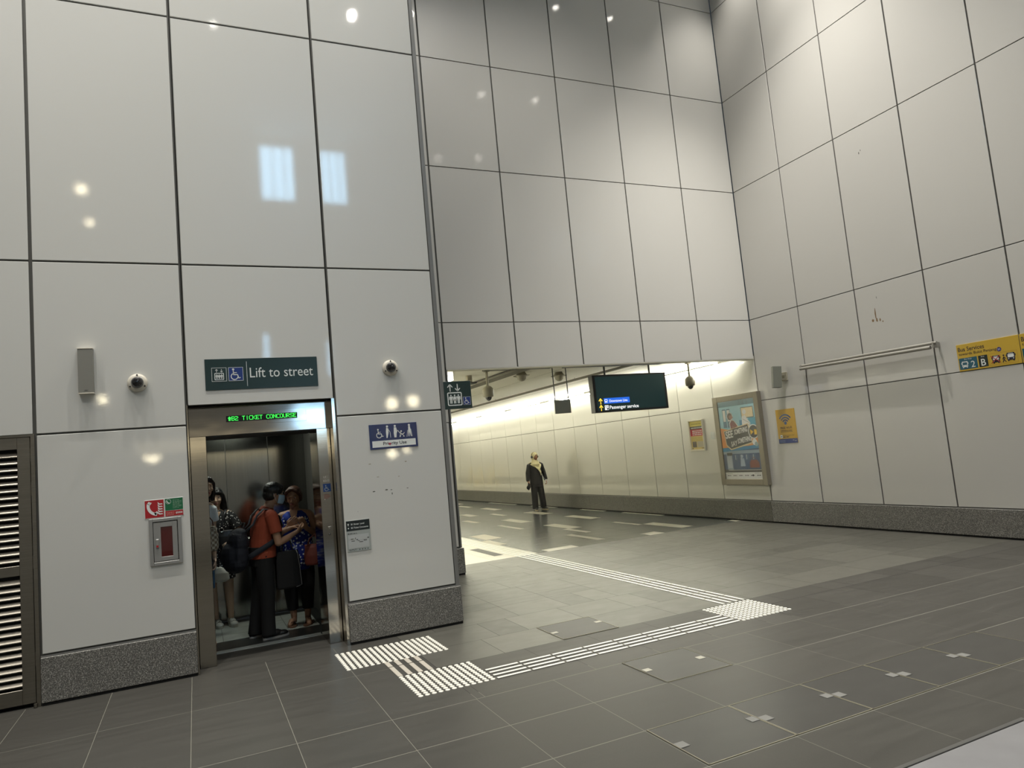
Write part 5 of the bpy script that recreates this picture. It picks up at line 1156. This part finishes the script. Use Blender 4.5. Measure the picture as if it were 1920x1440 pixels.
mb = MB(); ee = Blob(); ee.raw([(-.038, -.09, 1.178), (.038, -.09, 1.178), (.012, -.1225, 1.04), (0, -.123, 1.015), (-.012, -.1225, 1.04), (-.038, -.09, 1.155), (.038, -.09, 1.155), (0, -.1, 1.02)], [(0, 1, 2, 3, 4), (0, 5, 6, 1), (1, 6, 7, 2), (2, 7, 3), (3, 7, 4), (4, 7, 5, 0), (5, 7, 6)]); mb.add(ee.v, ee.f, skin); mb.build('neckline_skin', t, False)
B = Blob(); B.loft([(0, 0, .6, .145, .115), (0, 0, .8, .15, .115)])
for s_ in (-1, 1): B.limb([(s_*.075, 0, .72), (s_*.085, 0, .5), (s_*.085, -.01, .38), (s_*.075, 0, .15)], [.09, .082, .072, .056], 18, True)
B.build('trousers', clothk, t, .0065, 2)
leather = mat('sandal_brown', lin=(.16, .08, .045), rough=.6)
for s_ in (-1, 1):
    q = Vector((s_*.085, -.065, 0)); mb = MB(); pts = []
    for k in range(20): a = 2*math.pi*k/20; pts.append(q+Matrix.Rotation(s_*R(-10), 3, 'Z') @ Vector((math.cos(a)*(.05 if math.sin(a) < 0 else .04), math.sin(a)*.125, 0)))
    mb.add([p+Vector((0, 0, .0005)) for p in pts]+[p+Vector((0, 0, .014)) for p in pts], [tuple(range(20))[::-1], tuple(range(20, 40))]+[(k, (k+1) % 20, 20+(k+1) % 20, 20+k) for k in range(20)], leather); sn = mb.build('sandal', t, False)
    mb = MB(); mb.tube([q+Vector((-.036, .01, .014)), q+Vector((-.022, -.03, .045)), q+Vector((0, -.06, .046)), q+Vector((.022, -.03, .047)), q+Vector((.036, .01, .014))], .007, leather, 8); mb.build('strap', sn, False)
p2 = t
t = thing('handbag', 'soft red-brown handbag hanging from the arm of the woman in blue dots', 'handbag', W(p2, .165, -.14, .60), R(-20))
bagm = mat('bag_redbrown', lin=(.22, .05, .035), rough=.55, bump=((10, 10, 8), .4, .02))
B = Blob(); B.loft([(0, 0, .0, .06, .035), (0, 0, .02, .078, .045), (0, 0, .1, .085, .045), (0, 0, .18, .07, .03), (0, 0, .215, .075, .012)]); B.build('bag_body', bagm, t, .006, 2)
for y in (-.015, .015):
    mb = MB(); mb.tube([(-.04, y, .2), (-.015, y, .27), (.035, y+.04, .315), (.06, y, .26), (.05, y, .2)], .005, bagm, 8); mb.build('bag_handle', t, False)

# ---- person 3 : girl in a black patterned dress by the back wall
t = thing('person', 'young woman in black dress with white print and white sneakers in the lift', 'person', (.195, 8.40, 0), R(-2), 'people in the lift')
B = Blob(); hr = Matrix.Rotation(R(2), 3, 'Z') @ Matrix.Rotation(R(5), 3, 'X'); hc = (0, -.03, 1.375)
pp = face(B, t, hc, hr, .95)
B.limb([(0, 0, 1.2), (0, 0, 1.26), (0, -.015, 1.32)], [.046, .042, .042], 14)
B.ell((0, 0, .84), (.13, .095, .1)); B.ell((0, 0, .98), (.115, .085, .13)); B.ell((0, 0, 1.12), (.125, .088, .11))
for s_ in (-1, 1): B.limb([(s_*.05, 0, 1.2), (s_*.125, 0, 1.185)], [.042, .043], 12)
B.limb([(.14, 0, 1.17), (.19, .0, 1.06), (.22, -.02, .97)], [.04, .035, .031]); B.limb([(.22, -.02, .97), (.2, -.09, .93), (.16, -.14, .9)], [.031, .028, .02]); hand(B, (.157, -.145, .898), (-.6, -.5, -.3), (-.3, .8, -.3), (0, 0, 1), .9, 40)
B.limb([(-.14, 0, 1.17), (-.185, .0, 1.05), (-.2, -.01, .93)], [.04, .035, .031]); B.limb([(-.2, -.01, .93), (-.18, -.06, .83), (-.15, -.1, .74)], [.031, .027, .02]); hand(B, (-.148, -.104, .735), (.1, -.3, -1), (.9, .2, 0), (0, -1, 0), .9, 30)
body_legs(B, .8, [(-.075, 0, .78), (.075, 0, .78)], [(-.08, -.01, .43), (.09, -.01, .43)], [(-.05, .03, .09), (.095, .0, .09)], (.075, .05, .031), None, .046)
B.build('body', skin_l, t, .0055, 3); pp()
T = lambda x, y, z: Vector(hc)+hr @ Vector((x, y, z))
B = Blob(); B.ell(T(0, .016, .028), (.083, .092, .084), hr, 20)
for s_ in (-1, 1): B.limb([T(s_*.03, -.06, .07), T(s_*.07, -.03, .02), T(s_*.082, .0, -.06), T(s_*.09, .01, -.16), T(s_*.085, .0, -.24)], [.022, .025, .03, .03, .018], 12)
B.limb([T(0, .05, .0), T(0, .07, -.1), T(0, .075, -.22)], [.07, .07, .05], 14); B.limb([T(-.05, -.078, .055), T(0.02, -.085, .062), T(.055, -.07, .05)], [.014, .016, .014], 8)
B.build('hair', hair_k, t, .006, 2)
prn = spots('cloth_black_print', (.010, .010, .011), (.72, .7, .66), 52, .42, stretch=(1, 1, .75))
B = Blob(); B.loft([(0, 0, .50, .165, .14), (0, 0, .7, .148, .12), (0, 0, .86, .135, .105), (0, 0, .98, .122, .095), (0, 0, 1.1, .138, .1), (0, 0, 1.19, .13, .08), (0, 0, 1.235, .06, .05)], 24)
for s_ in (-1, 1): B.limb([(s_*.1, 0, 1.195), (s_*.15, 0, 1.15), (s_*.2, 0, 1.03)], [.048, .054, .07], 14, True)
B.build('dress', prn, t, .006, 2)
mb = MB(); ee = Blob(); ee.raw([(-.045, -.092, 1.215), (.045, -.092, 1.215), (0, -.106, 1.12), (-.045, -.07, 1.22), (.045, -.07, 1.22), (0, -.08, 1.12)], [(0, 1, 2), (5, 4, 3), (0, 3, 4, 1), (1, 4, 5, 2), (2, 5, 3, 0)]); mb.add(ee.v, ee.f, skin_l); mb.build('neckline_skin', t, False)
sneak = mat('sneaker_white', lin=(.62, .62, .56), rough=.5)
for a, y, s_ in (((-.045, .03), R(12), -1), ((.095, .0), R(14), 1)):
    sh = shoe(t, 'sneaker', a, y, .235, sneak, mat('sole_cream', lin=(.55, .53, .46), rough=.6), .07)
    mb = MB(); rz = Matrix.Rotation(y, 3, 'Z'); P = [Vector((a[0], a[1], 0))+rz @ Vector(q) for q in ((.036, -.10, .04), (.041, -.055, .036), (.039, -.01, .045), (.035, .03, .062))]; mb.tube(P, [.003, .008, .006, .002], black, 6); mb.build('side_stripe', sh, False)
    mb = MB(); 
    for q in (-.07, -.09, -.11): c0 = Vector((a[0], a[1], 0)); mb.tube([c0+rz @ Vector((-.024, q, .068+q*.12)), c0+rz @ Vector((0, q-.004, .083+q*.12)), c0+rz @ Vector((.024, q, .068+q*.12))], .0025, black, 6)
    mb.build('laces', sh, False)
p3 = t
t = thing('shoulder_bag', 'black leather shoulder bag with a ring hanging on the black printed dress', 'bag', (.285, 8.26, .84), R(0))
blea = mat('leather_black', lin=(.018, .018, .02), rough=.35)
B = Blob(); B.loft([(0, 0, 0, .09, .03), (0, 0, .03, .105, .042), (0, 0, .12, .1, .04), (0, 0, .18, .07, .02)]); B.build('bag_body', blea, t, .006, 2)
strap([((-.05, -.01, .16), (0, -1, 0)), ((-.04, .025, .25), (0, -1, .1)), ((-.02, .03, .33), (0, -1, .2)), ((.0, .055, .385), (0, -.5, 1)), ((.01, .13, .395), (0, .3, 1)), ((.01, .2, .33), (0, 1, .2))], .028, t, 'bag_strap', blea)
mb = MB(); mb.tube([(-.05+.022*math.cos(R(a)), -.03, .19+.022*math.sin(R(a))) for a in range(0, 361, 30)], .0035, MATS['bright_chrome'], 6, False); mb.build('ring', t, False)

# ---- person 4 : woman at the left jamb, mostly hidden
t = thing('person', 'tall woman in white top and blue denim skirt mostly hidden by the left lift jamb', 'person', (.0, 7.66, 0), R(12), 'people in the lift')
B = Blob(); hr = Matrix.Rotation(R(8), 3, 'Z'); hc = (.082, -.03, 1.505)
pp = face(B, t, hc, hr, .97)
B.limb([(.01, 0, 1.32), (.04, 0, 1.38), (.07, -.015, 1.44)], [.046, .042, .042], 14)
B.ell((0, 0, .92), (.13, .095, .1)); B.ell((0, 0, 1.08), (.115, .085, .14)); B.ell((0, 0, 1.24), (.125, .088, .12))
for s_ in (-1, 1): B.limb([(s_*.05, 0, 1.325), (s_*.125, 0, 1.305)], [.042, .043], 12)
B.limb([(.135, 0, 1.29), (.15, .02, 1.15), (.14, .01, 1.02)], [.04, .035, .031]); B.limb([(.14, .01, 1.02), (.135, -.05, .92), (.125, -.09, .82)], [.031, .028, .02]); hand(B, (.125, -.093, .815), (-.1, -.2, -1), (-.9, -.2, 0), (0, -1, 0), .92, 30)
B.limb([(-.135, 0, 1.29), (-.17, .02, 1.15), (-.17, .0, 1.02)], [.04, .035, .031]); B.limb([(-.17, .0, 1.02), (-.16, -.05, .92), (-.15, -.09, .82)], [.031, .028, .02]); hand(B, (-.15, -.093, .815), (.1, -.2, -1), (.9, -.2, 0), (0, -1, 0), .92, 30)
body_legs(B, .8, [(-.07, 0, .86), (.07, 0, .86)], [(-.07, -.01, .47), (.075, -.01, .47)], [(-.06, .02, .08), (.055, .0, .08)], (.075, .05, .031), [(-.07, -.15, .018), (.07, -.16, .018)], .045)
B.build('body', skin_l, t, .0055, 3); pp()
T = lambda x, y, z: Vector(hc)+hr @ Vector((x, y, z))
B = Blob(); B.ell(T(0, .016, .028), (.082, .092, .084), hr, 20)
for s_ in (-1, 1): B.limb([T(s_*.03, -.055, .075), T(s_*.07, -.03, .03), T(s_*.08, .0, -.06), T(s_*.07, .01, -.13)], [.02, .02, .022, .02], 12)
B.limb([T(0, .05, .0), T(0, .07, -.1), T(0, .075, -.16)], [.07, .06, .04], 14); B.build('hair', hair_k, t, .006, 2)
B = Blob(); B.loft([(0, 0, .92, .135, .11), (0, 0, 1.08, .125, .1), (0, 0, 1.22, .14, .102), (0, 0, 1.31, .13, .08), (0, 0, 1.35, .06, .05)], 24)
for s_ in (-1, 1): B.limb([(s_*.1, 0, 1.31), (s_*.14, 0, 1.28), (s_*.155, .01, 1.16)], [.046, .052, .055], 14, True)
B.build('blouse', mat('cloth_white', lin=(.7, .76, .78), rough=.8), t, .006, 2)
B = Blob(); B.loft([(0, 0, .52, .135, .12), (0, 0, .75, .14, .115), (0, 0, .96, .125, .1)], 24); B.build('skirt', mat('cloth_denim', lin=(.06, .14, .26), rough=.85, bump=((80, 80, 80), .3, .005)), t, .006, 2)
for s_ in (-1, 1):
    q = Vector((s_*.065, -.06, 0)); mb = MB(); pts = [q+Vector((math.cos(2*math.pi*k/20)*.038, math.sin(2*math.pi*k/20)*.112, 0)) for k in range(20)]
    mb.add([p+Vector((0, 0, .0005)) for p in pts]+[p+Vector((0, 0, .014)) for p in pts], [tuple(range(20))[::-1], tuple(range(20, 40))]+[(k, (k+1) % 20, 20+(k+1) % 20, 20+k) for k in range(20)], leather); sn = mb.build('sandal', t, False)
    mb = MB(); mb.tube([q+Vector((-.034, -.03, .014)), q+Vector((-.015, -.045, .044)), q+Vector((.015, -.045, .044)), q+Vector((.034, -.03, .014))], .006, leather, 8); mb.build('strap', sn, False)
def checks(name, a, b, sc):
    m = bpy.data.materials.new(name); m.use_nodes = True; nt = m.node_tree; bs = nt.nodes['Principled BSDF']; tc = nt.nodes.new('ShaderNodeTexCoord'); ck = nt.nodes.new('ShaderNodeTexChecker')
    ck.inputs['Color1'].default_value = (*a, 1); ck.inputs['Color2'].default_value = (*b, 1); ck.inputs['Scale'].default_value = sc
    nt.links.new(tc.outputs['Object'], ck.inputs['Vector']); nt.links.new(ck.outputs[0], bs.inputs['Base Color']); bs.inputs['Roughness'].default_value = .6; return m
t = thing('shoulder_bag', 'beige and brown checked bag held at the left lift jamb', 'bag', (.115, 7.50, .885), R(10))
B = Blob(); B.loft([(0, 0, 0, .05, .035), (0, 0, .03, .07, .045), (0, 0, .15, .072, .042), (0, 0, .24, .045, .02)]); B.build('bag_body', checks('bag_checks', (.42, .40, .32), (.17, .13, .09), 42), t, .006, 2)
mb = MB(); mb.tube([(-.03, 0, .23), (-.02, .02, .31), (.0, .03, .33), (.025, .02, .29), (.03, 0, .23)], .006, mat('bag_handle_brown', lin=(.09, .03, .012), rough=.5), 8); mb.build('bag_handle', t, False)
t = thing('tote_bag', 'white cloth bag hanging low between the two women at the left of the lift', 'bag', (.20, 8.0, .52), R(0))
B = Blob(); B.loft([(0, 0, 0, .055, .03), (0, 0, .02, .085, .045), (0, 0, .09, .075, .04), (-.02, 0, .15, .035, .025)]); B.build('bag_body', mat('tote_white', lin=(.68, .7, .66), rough=.8), t, .006, 2)
mb = MB(); mb.tube([(-.03, 0, .14), (-.06, -.04, .22), (-.10, -.1, .3)], .006, MATS['tote_white'], 8); mb.build('bag_handle', t, False)

# ---- person 5 : woman in hijab walking in the passage
t = thing('person', 'woman in cream headscarf, black tunic and wide black trousers walking in the bright passage', 'person', (8.17, 16.78, 0), R(-8))
B = Blob(); hr = Matrix.Rotation(R(22), 3, 'Z') @ Matrix.Rotation(R(3), 3, 'X'); hc = (0, -.03, 1.40)
pp = face(B, t, hc, hr, .95)
B.limb([(0, 0, 1.22), (0, -.015, 1.34)], [.05, .045], 12); B.ell((0, 0, .84), (.14, .1, .1)); B.ell((0, 0, 1.0), (.13, .1, .14)); B.ell((0, 0, 1.13), (.14, .1, .12))
for s_ in (-1, 1): B.limb([(s_*.05, 0, 1.22), (s_*.14, 0, 1.19)], [.045, .045], 12)
B.limb([(-.16, 0, 1.18), (-.21, .01, .98), (-.235, -.02, .78)], [.042, .036, .022]); hand(B, (-.236, -.024, .775), (-.05, -.25, -1), (.9, -.1, 0), (0, -1, 0), .95, 35)
B.limb([(.16, 0, 1.18), (.22, .01, .98), (.25, -.04, .77)], [.042, .036, .022]); hand(B, (.25, -.044, .765), (.0, -.4, -1), (-.9, -.1, 0), (0, -1, 0), .95, 45)
body_legs(B, .8, [(-.08, 0, .78), (.08, 0, .78)], [(-.09, -.03, .43), (.1, -.02, .43)], [(-.085, .0, .08), (.13, .0, .075)])
B.build('body', skin_b, t, .006, 3); pp()
cream = mat('cloth_cream', lin=(.66, .60, .36), rough=.8)
T = lambda x, y, z: Vector(hc)+hr @ Vector((x, y, z))
B = Blob(); B.ell(T(0, .014, .022), (.092, .1, .1), hr, 20); B.ell(T(0, .02, -.05), (.086, .085, .08), hr, 18); B.limb([T(0, .01, -.09), (0, -.02, 1.26), (0, -.02, 1.2)], [.07, .09, .13], 20)
hj = B
# open the face: carve by removing verts in front of the face oval after the merge
o = B.build('headscarf', cream, t, .007, 2)
bm = bmesh.new(); bm.from_mesh(o.data); inv = hr.inverted(); dl = []
for v in bm.verts:
    q = inv @ (v.co-Vector(hc))
    if q.y < -.045 and (q.x/.056)**2+((q.z+.022)/.073)**2 < 1: dl.append(v)
bmesh.ops.delete(bm, geom=dl, context='VERTS'); bm.to_mesh(o.data); bm.free()
B = Blob(); B.limb([(-.11, -.05, 1.2), (-.03, -.105, 1.16), (.06, -.122, 1.07), (.10, -.125, .98), (.10, -.12, .90)], [.035, .045, .045, .035, .012], 14, False, .4); B.limb([(.13, -.02, 1.2), (.1, -.085, 1.15), (.06, -.115, 1.08)], [.035, .04, .04], 12, False, .5); B.limb([(-.15, 0, 1.22), (0, .06, 1.24), (.15, 0, 1.22)], [.03, .06, .03], 12)
B.build('scarf_drape', cream, t, .007, 2)
for s_ in (-1, 1):
    mb = MB(); mb.lathe([(.0001, 0), (.03, .0), (.034, .012), (.03, .026), (.0001, .028)], T(s_*.083, .0, -.01), hr @ Vector((s_, 0, 0)), black, 16); mb.build('headphone_cup', t, False)
mb = MB(); mb.tube([T(math.sin(R(a))*.102, .0, math.cos(R(a))*.105+.012) for a in range(-90, 91, 15)], .006, black, 8); mb.build('headphone_band', t, False)
B = Blob(); B.loft([(0, 0, .66, .178, .125), (0, 0, .8, .17, .12), (0, 0, .98, .155, .115), (0, 0, 1.13, .16, .112), (0, 0, 1.21, .13, .08), (0, 0, 1.25, .07, .06)], 24)
for s_, e, w_ in ((-1, (-.215, .01, .98), (-.235, -.015, .80)), (1, (.225, .01, .98), (.25, -.035, .79))): B.limb([(s_*.12, 0, 1.21), (s_*.165, 0, 1.18), e, w_], [.045, .06, .058, .05], 16, False)
B.build('tunic', clothk, t, .007, 2)
B = Blob(); B.loft([(0, 0, .6, .15, .12), (0, 0, .8, .15, .115)])
for s_, kn, an in ((-1, (-.09, -.02, .43), (-.09, .005, .04)), (1, (.1, -.02, .43), (.13, .005, .055))): B.limb([(s_*.075, 0, .76), kn, (an[0], 0, .2), an], [.095, .085, .08, .082], 18, True)
B.build('trousers', clothk, t, .007, 2)
for a, y in (((-.085, .0), R(-5)), ((.13, .0), R(25))): shoe(t, 'shoe', a, y, .23, black, mat('sole_tan', lin=(.4, .34, .22), rough=.6), .03)
mb = MB(); mb.tube([(.05, -.15, 1.02), (.12, -.15, .9), (.19, -.12, .8), (.24, -.08, .73)], .005, mat('lanyard_pale', lin=(.5, .52, .58), rough=.6), 6); mb.build('lanyard', t, False)
p5 = t
t = thing('folded_umbrella', 'small black pouch held in the hand of the woman in the passage', 'pouch', W(p5, -.255, -.08, .56), 0)
B = Blob(); B.limb([(0, 0, .0), (.01, 0, .06), (.02, 0, .13), (.02, .01, .17)], [.02, .045, .035, .015], 12); B.ell((-.02, 0, .05), (.04, .025, .05)); B.build('pouch', clothk, t, .007, 2)
t.name = 'pouch'
t = thing('phone', 'white phone held in the other hand of the woman in the passage', 'phone', W(p5, .25, -.1, .66), 0)
mb = MB(); mb.box(-.035, .035, -.004, .004, 0, .12, white, .002); mb.build('case', t, False)
